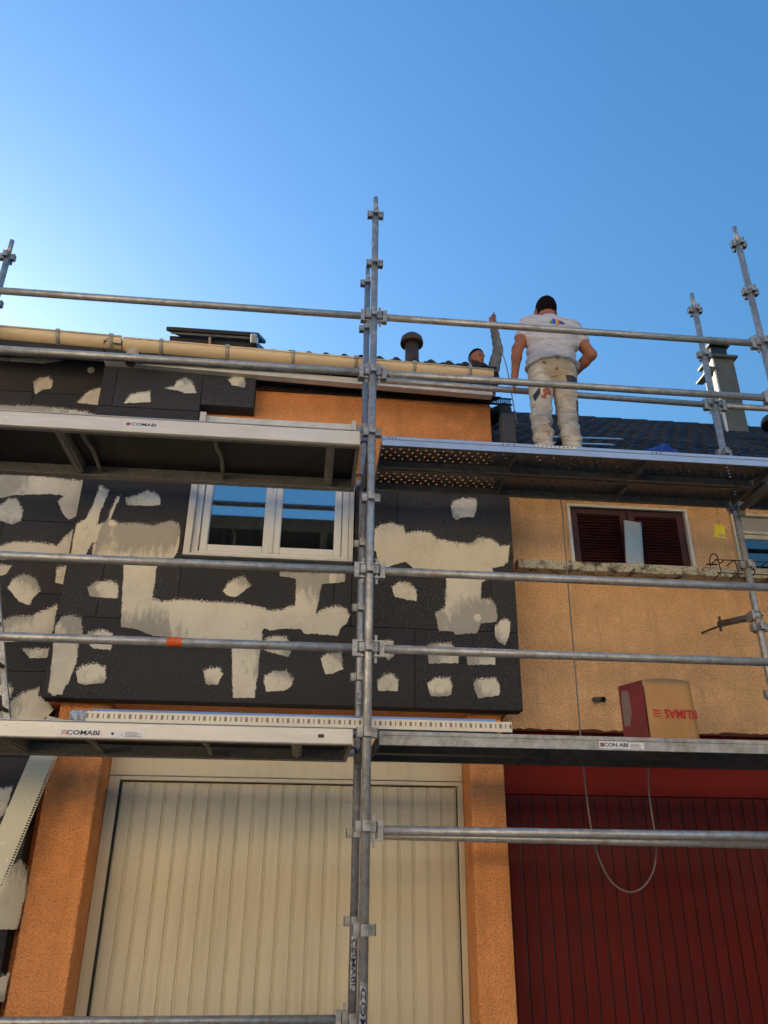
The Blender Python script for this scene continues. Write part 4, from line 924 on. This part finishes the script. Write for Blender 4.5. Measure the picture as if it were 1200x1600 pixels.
# cable hanging past the decks
pts = [(1.60, .90, 4.42), (1.612, .93, 4.30), (1.606, .95, 3.6), (1.598, .955, 2.9), (1.592, .96, 2.45), (1.598, .97, 2.20), (1.612, .98, 1.98), (1.645, .99, 1.80), (1.71, 1.0, 1.66), (1.79, 1.0, 1.595), (1.87, 1.0, 1.585), (1.95, 1.0, 1.625), (2.015, .99, 1.71), (2.05, .98, 1.83), (2.052, .97, 1.95), (2.04, .95, 2.10), (2.03, .92, 2.25), (2.028, .86, 2.38), (2.02, .76, 2.445), (1.98, .66, 2.43)]
def smooth(pts, n=6):
    P = [Vector(p) for p in pts]; out = []
    for i in range(len(P)-1):
        p0, p1, p2, p3 = P[max(0, i-1)], P[i], P[i+1], P[min(len(P)-1, i+2)]
        for k in range(n):
            t_ = k/n; out.append(.5*((2*p1)+(p2-p0)*t_+(2*p0-5*p1+4*p2-p3)*t_**2+(3*p1-p0-3*p2+p3)*t_**3))
    return out+[P[-1]]
tag(MB().tube(smooth([(1.60, .62, 4.415), (1.60, .76, 4.425)]+pts), .0055, 8).build('hanging_cable', 'cable'), 'thin grey cable dropping past both decks and looping before the red garage door', 'cable')
# yellow tag
YT = thing('safety_tag', 'yellow tag hanging on a string under the upper deck beside the maroon shutters', 'tag', (2.83, .80, 4.1))
a_ = rad(8); c = Vector((2.832, .80, 4.165)); ux = Vector((math.cos(a_), 0, math.sin(a_)*-1)); uz = Vector((math.sin(a_), 0, math.cos(a_)))
out = [(-.045, -.06), (.045, -.06), (.045, .045), (.028, .062), (-.028, .062), (-.045, .045)]
f0 = [c+ux*u+uz*v for u, v in out]; f1 = [p+Vector((0, .003, 0)) for p in f0]
MB().add(f0+f1, [tuple(range(6)), tuple(reversed(range(6, 12)))]+[(i, i+6, (i+1) % 6+6, (i+1) % 6) for i in range(6)]).build('card', 'yellow', YT)
g0 = [c+ux*u+uz*v+Vector((0, -.001, 0)) for u, v in ((-.01, -.048), (.036, -.048), (.036, -.022), (-.01, -.022))]
MB().add(g0, [(0, 1, 2, 3)]).build('label_patch', plain('tag_label', (.35, .36, .33), .6), YT)
MB().tube([c+uz*.055, (2.822, .78, 4.28), (2.82, .735, 4.345)], .0025, 6).build('string', 'cable', YT)
# wire flower rack on the ledge
WR = thing('wire_rack', 'black wire flower-box rack hooked over the concrete ledge under the cream window', 'rack', (3.3, 1.2, 4.05))
for z in (4.055, 3.94): MB().tube([(2.93, 1.12, z), (4.2, 1.12, z)], .005, 8).build('rail', 'black', WR)
for i, x in enumerate(np.arange(2.96, 4.2, .145)):
    MB().tube(smooth([(x, 1.26, 4.06), (x, 1.18, 4.065), (x, 1.125, 4.05), (x, 1.115, 3.99), (x, 1.12, 3.94), (x, 1.26, 3.935)], 4), .0045, 8).build('bar', 'black', WR)
for x in (2.96, 3.95):
    MB().tube(smooth([(x, 1.255, 4.05), (x, 1.25, 4.11), (x+.02, 1.23, 4.15), (x+.045, 1.21, 4.13), (x+.05, 1.2, 4.06), (x+.05, 1.13, 4.05)], 5), .006, 8).build('hook', 'black', WR)
MB().tube([(2.90, 1.20, 4.045), (2.99, 1.20, 4.045)], .008, 8).build('spacer', 'black', WR)
# grey board offcut, tarpaulin and metal strips on the lower roof
m = MB().obox((1.262, 1.12, 5.10), (.060, .0, .0), (0, .05, 0), (.004, .012, .235))
tag(m.build('board_offcut', 'foam_grey', bevel=.006), 'upright grey board offcut standing at the corner of the orange wall behind the deck', 'board')
m = MB(); vs = []
for i in range(13):
    for j in range(9):
        u, v = i/12, j/8; y = 1.06+.26*v; h = .05+.10*(1-abs(2*u-1.1)/1.1)*math.sin(math.pi*v)+.012*math.sin(u*17+v*9)+.01*math.sin(u*7-v*21)
        vs.append(onB(2.49+.30*u, y, h))
m.add(vs, [(i*9+j, i*9+9+j, i*9+10+j, i*9+j+1) for i in range(12) for j in range(8)], True)
tag(m.build('tarpaulin', 'tarp'), 'small crumpled blue tarpaulin on the dark roof tiles just above the deck', 'tarpaulin')
for (x0, y0, x1, y1, lb) in ((1.70, 1.75, 2.62, 1.92, 'upper pale metal strip lying across the dark roof tiles beside the worker'), (1.62, 1.30, 2.30, 1.42, 'lower pale metal strip lying on the dark roof tiles near the deck')):
    a, b = onB(x0, y0, .085), onB(x1, y1, .085); dv = (b-a).normalized(); w_ = Nb.cross(dv)
    tag(MB().obox((a+b)/2, dv*((b-a).length/2), w_*.035, Nb*.004).build('metal_strip', 'mill_alu'), lb, 'strip')

# ------------------------------------------------------------------ people
def rc(P, a, b, ra, rb, sy=1.):
    a = np.array(a, float); b = np.array(b, float); Q = P
    if sy != 1.:
        s_ = np.array([1, 1/sy, 1]); a = a*s_; b = b*s_; Q = P*s_
    ab = b-a; t_ = np.clip(((Q-a)@ab)/max(1e-9, ab@ab), 0, 1)
    d = np.linalg.norm(Q-(a+t_[:, None]*ab), axis=1)-(ra+(rb-ra)*t_)
    return d*(1 if sy == 1. else .5*(1+sy))
def ell(P, c, r, R_=None):
    Q = P-np.array(c, float)
    if R_ is not None: Q = Q@R_
    k = np.linalg.norm(Q/np.array(r), axis=1); return (k-1)*min(r)
def smin(a, b, k):
    h = np.clip(.5+.5*(b-a)/k, 0, 1); return b+(a-b)*h-k*h*(1-h)
def sall(ds, k):
    r = ds[0]
    for d in ds[1:]: r = smin(r, d, k)
    return r
def nets(fn, lo, hi, res):
    lo = np.array(lo, float); n = [int(math.ceil((hi[i]-lo[i])/res))+1 for i in range(3)]
    ax = [lo[i]+res*np.arange(n[i]) for i in range(3)]
    G = np.empty(n)
    for i in range(n[0]):
        Yg, Zg = np.meshgrid(ax[1], ax[2], indexing='ij')
        P = np.stack([np.full(Yg.size, ax[0][i]), Yg.ravel(), Zg.ravel()], -1); G[i] = fn(P).reshape(n[1], n[2])
    s = G < 0; acc = np.zeros([k-1 for k in n]+[3]); cnt = np.zeros([k-1 for k in n])
    sl = lambda o, a: slice(o, n[a]-1+o)
    cor = {(i, j, k): G[sl(i, 0), sl(j, 1), sl(k, 2)] for i in (0, 1) for j in (0, 1) for k in (0, 1)}
    for c in cor:
        for a in range(3):
            if c[a] == 0:
                c2 = list(c); c2[a] = 1; g0, g1 = cor[c], cor[tuple(c2)]; cr = (g0 < 0) != (g1 < 0)
                t_ = np.where(cr, g0/np.where(cr, g0-g1, 1), 0)
                for q in range(3): acc[..., q] += np.where(cr, c[q]+(t_ if q == a else 0), 0)
                cnt += cr
    act = cnt > 0; idx = -np.ones(act.shape, int); idx[act] = np.arange(act.sum())
    V = lo+res*(np.argwhere(act)+acc[act]/cnt[act][:, None]); F = []
    for a in range(3):
        b, c = (a+1) % 3, (a+2) % 3
        A0 = [slice(None)]*3; A1 = [slice(None)]*3; A0[a] = slice(0, -1); A1[a] = slice(1, None)
        ch = s[tuple(A0)] != s[tuple(A1)]; w = np.argwhere(ch); ins = s[tuple(A0)][ch]
        ok = (w[:, b] > 0) & (w[:, c] > 0) & (w[:, b] < n[b]-1) & (w[:, c] < n[c]-1); w = w[ok]; ins = ins[ok]
        q = []
        for (db, dc) in ((-1, -1), (0, -1), (0, 0), (-1, 0)):
            u = w.copy(); u[:, b] += db; u[:, c] += dc; q.append(idx[u[:, 0], u[:, 1], u[:, 2]])
        q = np.stack(q, -1); q[~ins] = q[~ins][:, ::-1]; F.append(q)
    F = np.concatenate(F); return V, F
def sdf_obj(name, fn, lo, hi, res, mat, parent, xf=None):
    V, F = nets(fn, lo, hi, res)
    if xf is not None: V = np.array([xf @ Vector(v) for v in V])
    me = bpy.data.meshes.new(name); me.from_pydata(V.tolist(), [], F.tolist()); me.update()
    me.polygons.foreach_set('use_smooth', [True]*len(me.polygons)); return obj(name, me, mat, parent)
def hand(P, w, d, nrm, side, L=.18, curl=.35):
    """palm and five fingers; w wrist, d direction of the fingers, nrm palm normal, side direction of the thumb"""
    w, d, nrm, side = [np.array(v, float) for v in (w, d, nrm, side)]
    ds = [rc(P, w, w+d*.045, .026, .030)]
    ds.append(rc(P, w+d*.045-side*.022, w+d*.085-side*.024, .017, .014)); ds.append(rc(P, w+d*.045+side*.016, w+d*.09+side*.02, .018, .014))
    palm = sall(ds, .02); fs = []
    for k, (o, l) in enumerate(((-.030, .060), (-.011, .075), (.009, .080), (.028, .070))):
        a = w+d*.085+side*o; b = a+d*l*.45+nrm*l*curl*.2; c = b+d*l*.38*(1-curl*.5)+nrm*l*curl*.55; fs += [rc(P, a, b, .0100, .0092), rc(P, b, c, .0092, .0078)]
    a = w+d*.03+side*.026; b = a+d*.035+side*.028; c = b+d*.032+side*.006+nrm*.01; th = [rc(P, a, b, .0125, .0105), rc(P, b, c, .0105, .0088)]
    return smin(smin(palm, sall(fs, .004), .008), sall(th, .006), .012)

t = MT('skin', srgb(160, 102, 74), .55, 0, .4); t.var(14, srgb(142, 86, 62), .4, .7); M['skin'] = t.m
t = MT('dark_hair', (.008, .006, .005), .85, 0, .08); t.nbump(240, .8, .004); M['hair'] = t.m
t = MT('white_work_shirt', (.60, .58, .60), .85, 0, .2); t.var(5, (.50, .48, .49), .4, .75).spots(26, (.36, .30, .26), .70, .03, 6, .6); 
def cloth(t, s, k, d):
    mp_ = node(t.nt, 'ShaderNodeMapping'); mp_.inputs['Scale'].default_value = (.55, .55, 1.7); mp_.inputs['Rotation'].default_value = (0, .35, 0); t.nt.links.new(t.vec, mp_.inputs[0])
    n_ = node(t.nt, 'ShaderNodeTexNoise'); n_.inputs['Scale'].default_value = s; n_.inputs['Detail'].default_value = 3; n_.inputs['Distortion'].default_value = 1.2; t.nt.links.new(mp_.outputs[0], n_.inputs['Vector'])
    r_ = mth(t.nt, 'ABSOLUTE', mth(t.nt, 'SUBTRACT', n_.outputs[0], .5)); t.bump(r_, k, d)
cloth(t, 11, .9, .05); M['shirt'] = t.m
t = MT('stained_work_trousers', (.60, .56, .50), .88, 0, .2); t.var(4.5, (.44, .37, .27), .42, .68).spots(20, (.30, .10, .06), .715, .012, 6, .9).spots(33, (.25, .19, .13), .69, .03, 5, .6)
def blot(t, c, r, col, amt=.95):
    vm = node(t.nt, 'ShaderNodeVectorMath', operation='DISTANCE'); t.nt.links.new(t.vec, vm.inputs[0]); vm.inputs[1].default_value = c
    dd = mth(t.nt, 'ADD', vm.outputs['Value'], mth(t.nt, 'MULTIPLY', mth(t.nt, 'SUBTRACT', noise(t.nt, t.vec, 45, 5), .5), .07))
    f = ramp(t.nt, mth(t.nt, 'DIVIDE', dd, r), [(.75, amt), (1.05, 0.)]); t.color(mixc(t.nt, f, t.cur(), col))
MB0 = Vector((1.47, .45, 4.411)); TRO = t
cloth(t, 14, .9, .05); M['trousers'] = t.m
M['grey_cloth'] = MT('grey_work_top', (.16, .165, .175), .9).var(9, (.12, .12, .13)).nbump(40, .3, .006).m
M['dark_cloth'] = plain('dark_trousers', (.02, .02, .024), .9)
M['shoe'] = plain('work_shoe', (.035, .03, .027), .7)

W1 = thing('person', 'worker in stained white shirt and trousers standing on the upper deck, back turned', 'person', MB0)
X1 = Matrix.Translation(MB0)
# joints (local, facing +Y)
HP = dict(hl=(-.095, 0, .88), hr=(.095, .0, .88), kl=(-.115, .02, .47), kr=(.105, .045, .47), al=(-.125, -.02, .09), ar=(.125, .0, .09))
sl, sr = (-.145, .04, 1.395), (.225, .05, 1.385)
el, er = (-.262, .02, 1.14), (.352, .02, 1.135)
wl, wr = (-.292, .05, .90), (.215, .20, 1.015)
def torso(P, g=0.):
    return sall([rc(P, (-.045, 0, .93), (.05, 0, .93), .120+g, .120+g, .78), rc(P, (-.035, .0, 1.06), (.05, .0, 1.06), .118+g, .118+g, .78),
                 rc(P, (-.05, .02, 1.25), (.11, .02, 1.25), .125+g, .125+g, .80), rc(P, (-.07, .035, 1.36), (.145, .04, 1.36), .092+g, .092+g, .9), rc(P, sl, sr, .062+g, .062+g)], .09)
def arms_upper(P, g=0.): return np.minimum(rc(P, sl, el, .060+g, .044+g), rc(P, sr, er, .062+g, .046+g))
def forearms(P): return np.minimum(sall([rc(P, el, tuple(.7*np.array(el)+.3*np.array(wl)), .043, .042), rc(P, tuple(.7*np.array(el)+.3*np.array(wl)), wl, .042, .027)], .02),
                                   sall([rc(P, er, tuple(.7*np.array(er)+.3*np.array(wr)), .044, .043), rc(P, tuple(.7*np.array(er)+.3*np.array(wr)), wr, .043, .028)], .02))
HC = np.array((.035, .095, 1.622))
def head1(P, g=0.):
    R_ = np.array(Matrix.Rotation(rad(-18), 3, 'X'))
    d = smin(ell(P, HC+np.array((0, -.012, .015)), (.083+g, .102+g, .108+g), R_), ell(P, HC+np.array((0, .045, -.045)), (.058+g, .066+g, .075+g), R_), .04)
    return d
def legs(P, g=0.):
    def one(h, k, a): return sall([rc(P, h, k, .088+g, .060+g), rc(P, k, tuple(.65*np.array(k)+.35*np.array(a)), .058+g, .056+g), rc(P, tuple(.65*np.array(k)+.35*np.array(a)), a, .056+g, .040+g*1.4)], .03)
    return np.minimum(one(HP['hl'], HP['kl'], HP['al']), one(HP['hr'], HP['kr'], HP['ar']))
def body1(P):
    tr = smin(torso(P), legs(P), .04)
    ar = smin(arms_upper(P), forearms(P), .02)
    ar = smin(ar, hand(P, wl, (-.06, .12, -.99), (.6, .3, 0), (.25, .95, .1)), .015)
    ar = smin(ar, hand(P, wr, (-.75, .5, -.3), (0, -.6, -.6), (.1, .4, .9)), .015)
    hd = head1(P); nose = rc(P, HC+np.array((0, .128, .0)), HC+np.array((0, .145, -.04)), .010, .016)
    hd = smin(hd, nose, .02)
    for sg in (-1, 1): hd = smin(hd, ell(P, HC+np.array((.089*sg, .012, -.022)), (.012, .024, .036)), .008)
    for sg in (-1, 1): hd = np.maximum(hd, -ell(P, HC+np.array((.030*sg, .142, .005)), (.018, .018, .012)))
    hd = smin(hd, rc(P, HC+np.array((-.02, .125, -.075)), HC+np.array((.02, .125, -.075)), .012, .012), .015)
    nk = rc(P, (.035, .03, 1.40), HC+np.array((0, -.02, -.06)), .066, .060)
    return smin(smin(tr, ar, .035), smin(hd, nk, .03), .03)
sdf_obj('body', body1, (-.42, -.24, .03), (.50, .42, 1.80), .0095, 'skin', W1, X1)
def fold(P, ax, f, amp, ph=0.): return amp*np.sin(P[:, 2]*f+2.3*np.sin(P[:, 0]*11+ph)+1.7*np.sin(P[:, 1]*9+ph*2)+ph)
def shirt1(P):
    g = .0165
    z = P[:, 2]
    tr = torso(P, g); tr = tr-np.clip((1.10-z)*.13, 0, .022)-np.clip((1.0-z)*.1, 0, .02)
    sv = arms_upper(P, .018)
    dl = (P-np.array(sl))@((np.array(el)-np.array(sl))/np.linalg.norm(np.array(el)-np.array(sl))); dr = (P-np.array(sr))@((np.array(er)-np.array(sr))/np.linalg.norm(np.array(er)-np.array(sr)))
    cut = np.where(P[:, 0] < .04, dl, dr)-.165
    s_ = smin(tr, np.maximum(sv, cut), .03)
    s_ = smin(s_, rc(P, (.035, .03, 1.42), (.035, .05, 1.49), .078, .070), .04)
    am = np.clip((1.33-z)/.15, 0, 1)
    s_ = s_+fold(P, 0, 66, .0085, .7)*am+.0045*np.sin(P[:, 0]*55+P[:, 2]*30)*am+.0022*np.sin(P[:, 2]*120+P[:, 0]*60)*am
    hem = .955+.035*np.cos((P[:, 0]-.03)*9)*(P[:, 1] < 0)+.006*np.sin(P[:, 0]*40)
    s_ = np.maximum(s_, hem-z); s_ = np.maximum(s_, z-1.502-.15*P[:, 1]); return s_
sh1 = sdf_obj('shirt', shirt1, (-.34, -.24, .90), (.42, .30, 1.56), .0075, 'shirt', W1, X1)
def pants1(P):
    z = P[:, 2]; g = .016
    d = smin(legs(P, g), np.maximum(torso(P, .010), z-1.045), .03)
    am = np.clip((.72-z)/.2, .15, 1)
    d = d+fold(P, 0, 58, .0060, 1.9)*am+fold(P, 0, 118, .0034, .4)*am+.002*np.sin(P[:, 0]*70+z*25)
    return np.maximum(np.maximum(d, z-1.04), .055-z)
tr1 = sdf_obj('trousers', pants1, (-.29, -.22, .03), (.31, .25, 1.08), .008, 'trousers', W1, X1)
def surf_y(fn, x, z, y0=-.30):
    y = y0
    for _ in range(60):
        d = float(fn(np.array([[x, y, z]]))[0]); y += max(d*.7, .0002)
        if d < .0006: break
    return y
blot(TRO, (MB0.x+.0, MB0.y-.12, MB0.z+.93), .15, (.42, .32, .19), .7); blot(TRO, (MB0.x-.11, MB0.y-.1, MB0.z+.34), .06, (.40, .30, .22), .6); blot(TRO, (MB0.x+.13, MB0.y-.08, MB0.z+.36), .08, (.44, .35, .27), .6)
for (x, z, r, cc) in ((-.075, .685, .042, (.36, .10, .06)), (-.105, .64, .024, (.36, .10, .06)), (-.12, .385, .018, (.26, .10, .07)), (-.07, .40, .02, (.28, .11, .08)), (-.09, .93, .016, (.25, .11, .07)), (.005, .885, .014, (.28, .09, .06)), (.02, .99, .012, (.2, .1, .07))):
    blot(TRO, (MB0.x+x, MB0.y+surf_y(pants1, x, z), MB0.z+z), r, cc)
def decal(name, fn, poly, mat, parent, off=.003, n=7):
    """small sheet that follows the cloth, bilinear over a quad"""
    a, b, c, d = [np.array(p) for p in poly]; vs = []
    for i in range(n+1):
        for j in range(n+1):
            u, v = i/n, j/n; p = (a*(1-u)+b*u)*(1-v)+(d*(1-u)+c*u)*v; vs.append(X1 @ Vector((p[0], surf_y(fn, p[0], p[1])-off, p[1])))
    return MB().add(vs, [(i*(n+1)+j, (i+1)*(n+1)+j, (i+1)*(n+1)+j+1, i*(n+1)+j+1) for i in range(n) for j in range(n)], True).build(name, mat, parent)
for nm, pl, c in (('g', [(-.005, 1.335), (.015, 1.335), (.015, 1.375), (-.005, 1.365)], (60, 150, 60)), ('b', [(.015, 1.335), (.042, 1.335), (.042, 1.395), (.02, 1.398)], (40, 84, 190)),
                  ('o', [(.044, 1.318), (.068, 1.318), (.068, 1.385), (.048, 1.402)], (224, 150, 60)), ('v', [(.070, 1.335), (.098, 1.335), (.098, 1.372), (.070, 1.385)], (110, 70, 160)), ('k', [(.100, 1.338), (.116, 1.342), (.116, 1.356), (.100, 1.368)], (40, 34, 40))):
    decal('back_print', shirt1, pl, plain('print_'+nm, srgb(*c), .8), sh1, .0025, 3)
decal('pocket', pants1, [(.085, .775), (.185, .775), (.19, .83), (.075, .835)], 'black', tr1, .003)
decal('knee_pocket', pants1, [(-.175, .60), (-.135, .66), (-.135, .72), (-.185, .66)], 'black', tr1, .003)
decal('knee_pocket', pants1, [(.165, .50), (.195, .50), (.19, .64), (.16, .64)], 'black', tr1, .003)
sdf_obj('hair', lambda P: np.maximum(np.maximum(head1(P, .005)+.0012*np.sin(P[:, 0]*170)*np.sin(P[:, 2]*150), (HC[2]-.072)+.006*np.sin(P[:, 0]*90)+.005*np.sin(P[:, 0]*210)-P[:, 2]+.55*np.clip(P[:, 1]-HC[1]-.0, 0, 1)), np.maximum(P[:, 1]-HC[1]-.085, -np.minimum(ell(P, HC+np.array((.089, .012, -.022)), (.022, .030, .042)), ell(P, HC+np.array((-.089, .012, -.022)), (.022, .030, .042))))), (-.09, -.05, 1.48), (.16, .27, 1.78), .006, 'hair', W1, X1)
for a in ('al', 'ar'):
    c = np.array(HP[a]); sdf_obj('shoe', lambda P: np.maximum(smin(rc(P, c+np.array((0, -.03, -.045)), c+np.array((0, .15, -.055)), .045, .038), rc(P, c+np.array((0, -.01, -.02)), c+np.array((0, -.01, .02)), .046, .05), .03), -P[:, 2]), c+np.array((-.08, -.11, -.1)), c+np.array((.08, .24, .1)), .008, 'shoe', W1, X1)
MB().tube([X1 @ Vector((wl[0]+.030*math.cos(k*.5236), wl[1]+.030*math.sin(k*.5236), wl[2]+.008+.004*math.sin(k))) for k in range(13)], .003, 6, False).build('wristband', 'steel_dark', W1)

# second worker, seated on the lower roof behind the end of the gutter
B2 = Vector((1.44, 2.75, 6.18))
W2 = thing('person', 'bearded worker in grey long sleeves behind the gutter with one arm raised', 'person', B2)
H2 = np.array((1.375, 2.60, 7.035)); f2 = np.array(Vector((.46, -.80, -.30)).normalized()); r2_ = np.array(Vector(np.cross(f2, (0, 0, 1))).normalized()); u2_ = np.cross(r2_, f2)
L2 = np.stack([r2_, f2, u2_], 1)
def hl(a, b, c): return H2+r2_*a+f2*b+u2_*c
s2l, s2r = np.array((1.27, 2.72, 6.80)), np.array((1.555, 2.68, 6.85)); e2r, w2r = np.array((1.640, 2.63, 7.20)), np.array((1.595, 2.60, 7.52))
e2l, w2l = np.array((1.20, 2.55, 6.55)), np.array((1.33, 2.38, 6.42))
def head2(P, g=0.): return smin(ell(P, hl(0, -.012, .018), (.074+g, .094+g, .098+g), L2), ell(P, hl(0, .040, -.045), (.056+g, .060+g, .070+g), L2), .04)
def tors2(P, g=0.): return sall([rc(P, (1.40, 2.78, 6.36), (1.48, 2.80, 6.36), .13+g, .13+g), rc(P, (1.37, 2.75, 6.66), (1.47, 2.74, 6.66), .12+g, .12+g), rc(P, s2l, s2r, .065+g, .065+g)], .08)
def arm2(P, g=0.): return np.minimum(sall([rc(P, s2r, e2r, .060+g, .045+g), rc(P, e2r, w2r, .045+g, .030+g)], .02), sall([rc(P, s2l, e2l, .058+g, .045+g), rc(P, e2l, w2l, .044+g, .030+g)], .02))
kl2, kr2, al2, ar2 = np.array((1.30, 2.40, 6.22)), np.array((1.60, 2.42, 6.24)), np.array((1.30, 2.24, 5.86)), np.array((1.60, 2.26, 5.88))
def leg2(P, g=0.): return np.minimum(sall([rc(P, (1.38, 2.76, 6.34), kl2, .085+g, .062+g), rc(P, kl2, al2, .058+g, .042+g)], .03), sall([rc(P, (1.50, 2.78, 6.34), kr2, .085+g, .062+g), rc(P, kr2, ar2, .058+g, .042+g)], .03))
def body2(P):
    hd = head2(P)
    hd = smin(hd, rc(P, hl(0, .100, .012), hl(0, .118, -.026), .008, .015), .012)
    hd = smin(hd, rc(P, hl(-.03, .088, .034), hl(.03, .088, .034), .010, .010), .014)
    for sg in (-1, 1):
        hd = np.maximum(hd, -ell(P, hl(.029*sg, .103, .014), (.016, .014, .010), L2)); hd = smin(hd, ell(P, hl(.074*sg, .0, -.01), (.011, .02, .03), L2), .01)
    hd = smin(hd, rc(P, hl(-.016, .096, -.062), hl(.016, .096, -.062), .009, .009), .012)
    d = smin(hd, rc(P, (1.41, 2.70, 6.83), H2+np.array((.01, .02, -.06)), .060, .056), .03)
    d = smin(d, smin(tors2(P), leg2(P), .04), .03); d = smin(d, arm2(P), .03)
    return smin(smin(d, hand(P, w2r, (.0, -.05, 1.), (.25, -.6, 0), (-.85, -.3, 0), curl=.6), .015), hand(P, w2l, (.5, -.6, -.4), (0, 0, -1), (.6, .5, .3)), .015)
sdf_obj('body', body2, (1.08, 2.12, 5.80), (1.76, 3.0, 7.76), .0095, 'skin', W2)
sdf_obj('shirt', lambda P: np.maximum(smin(np.maximum(tors2(P, .015), 6.33-P[:, 2]), arm2(P, .013), .03)+.0035*np.sin(P[:, 2]*70+4*np.sin(P[:, 0]*13))+.002*np.sin(P[:, 0]*60), np.maximum(P[:, 2]-7.47, np.where((P[:, 0] < 1.53) & (P[:, 2] > 6.885), .02, -1))), (1.08, 2.30, 6.28), (1.76, 3.0, 7.52), .009, 'grey_cloth', W2)
sdf_obj('trousers', lambda P: np.maximum(smin(leg2(P, .016), np.maximum(tors2(P, .010), P[:, 2]-6.36), .03), 5.87-P[:, 2]), (1.08, 2.12, 5.8), (1.76, 3.0, 6.45), .011, 'dark_cloth', W2)
def hs(P): return (P-H2)@L2
sdf_obj('hair', lambda P: np.maximum(head2(P, .007), np.maximum(.050-hs(P)[:, 2]+1.0*np.clip(hs(P)[:, 1]-.02, -.11, .1)*.9, hs(P)[:, 1]-.082)), H2-.17, H2+.17, .006, 'hair', W2)
sdf_obj('beard', lambda P: np.maximum(np.maximum(head2(P, .0045), hs(P)[:, 2]+.056-.45*np.clip(.05-hs(P)[:, 1], 0, .06)), np.maximum(-.012-hs(P)[:, 1], -ell(P, hl(0, .103, -.062), (.022, .03, .007), L2))), H2-.17, H2+.17, .006, plain('short_beard', (.055, .035, .026), .9), W2)
for sg in (-1, 1):
    V, F = nets(lambda P: ell(P, hl(.029*sg, .092, .014), (.012, .010, .007), L2), hl(.029*sg, .092, .014)-.02, hl(.029*sg, .092, .014)+.02, .004)
    me = bpy.data.meshes.new('eye'); me.from_pydata(V.tolist(), [], F.tolist()); obj('eye', me, 'black', W2)
for q in (al2, ar2): sdf_obj('shoe', lambda P: rc(P, q+np.array((0, .05, -.03)), q+np.array((0, -.13, -.075)), .045, .036), q+np.array((-.07, -.2, -.14)), q+np.array((.07, .13, .06)), .01, 'shoe', W2)
tag(MB().tube(smooth([tuple(w2r+np.array((.0, -.03, .17))), (1.605, 2.55, 7.66), (1.615, 2.52, 7.45), (1.625, 2.48, 7.15), (1.66, 2.42, 6.85), (1.68, 2.40, 6.62), (1.70, 2.38, 6.30), (1.72, 2.36, 6.02)]), .006, 6).build('held_cable', 'cable'), 'thin cable held up in the raised hand of the worker behind the gutter', 'cable')
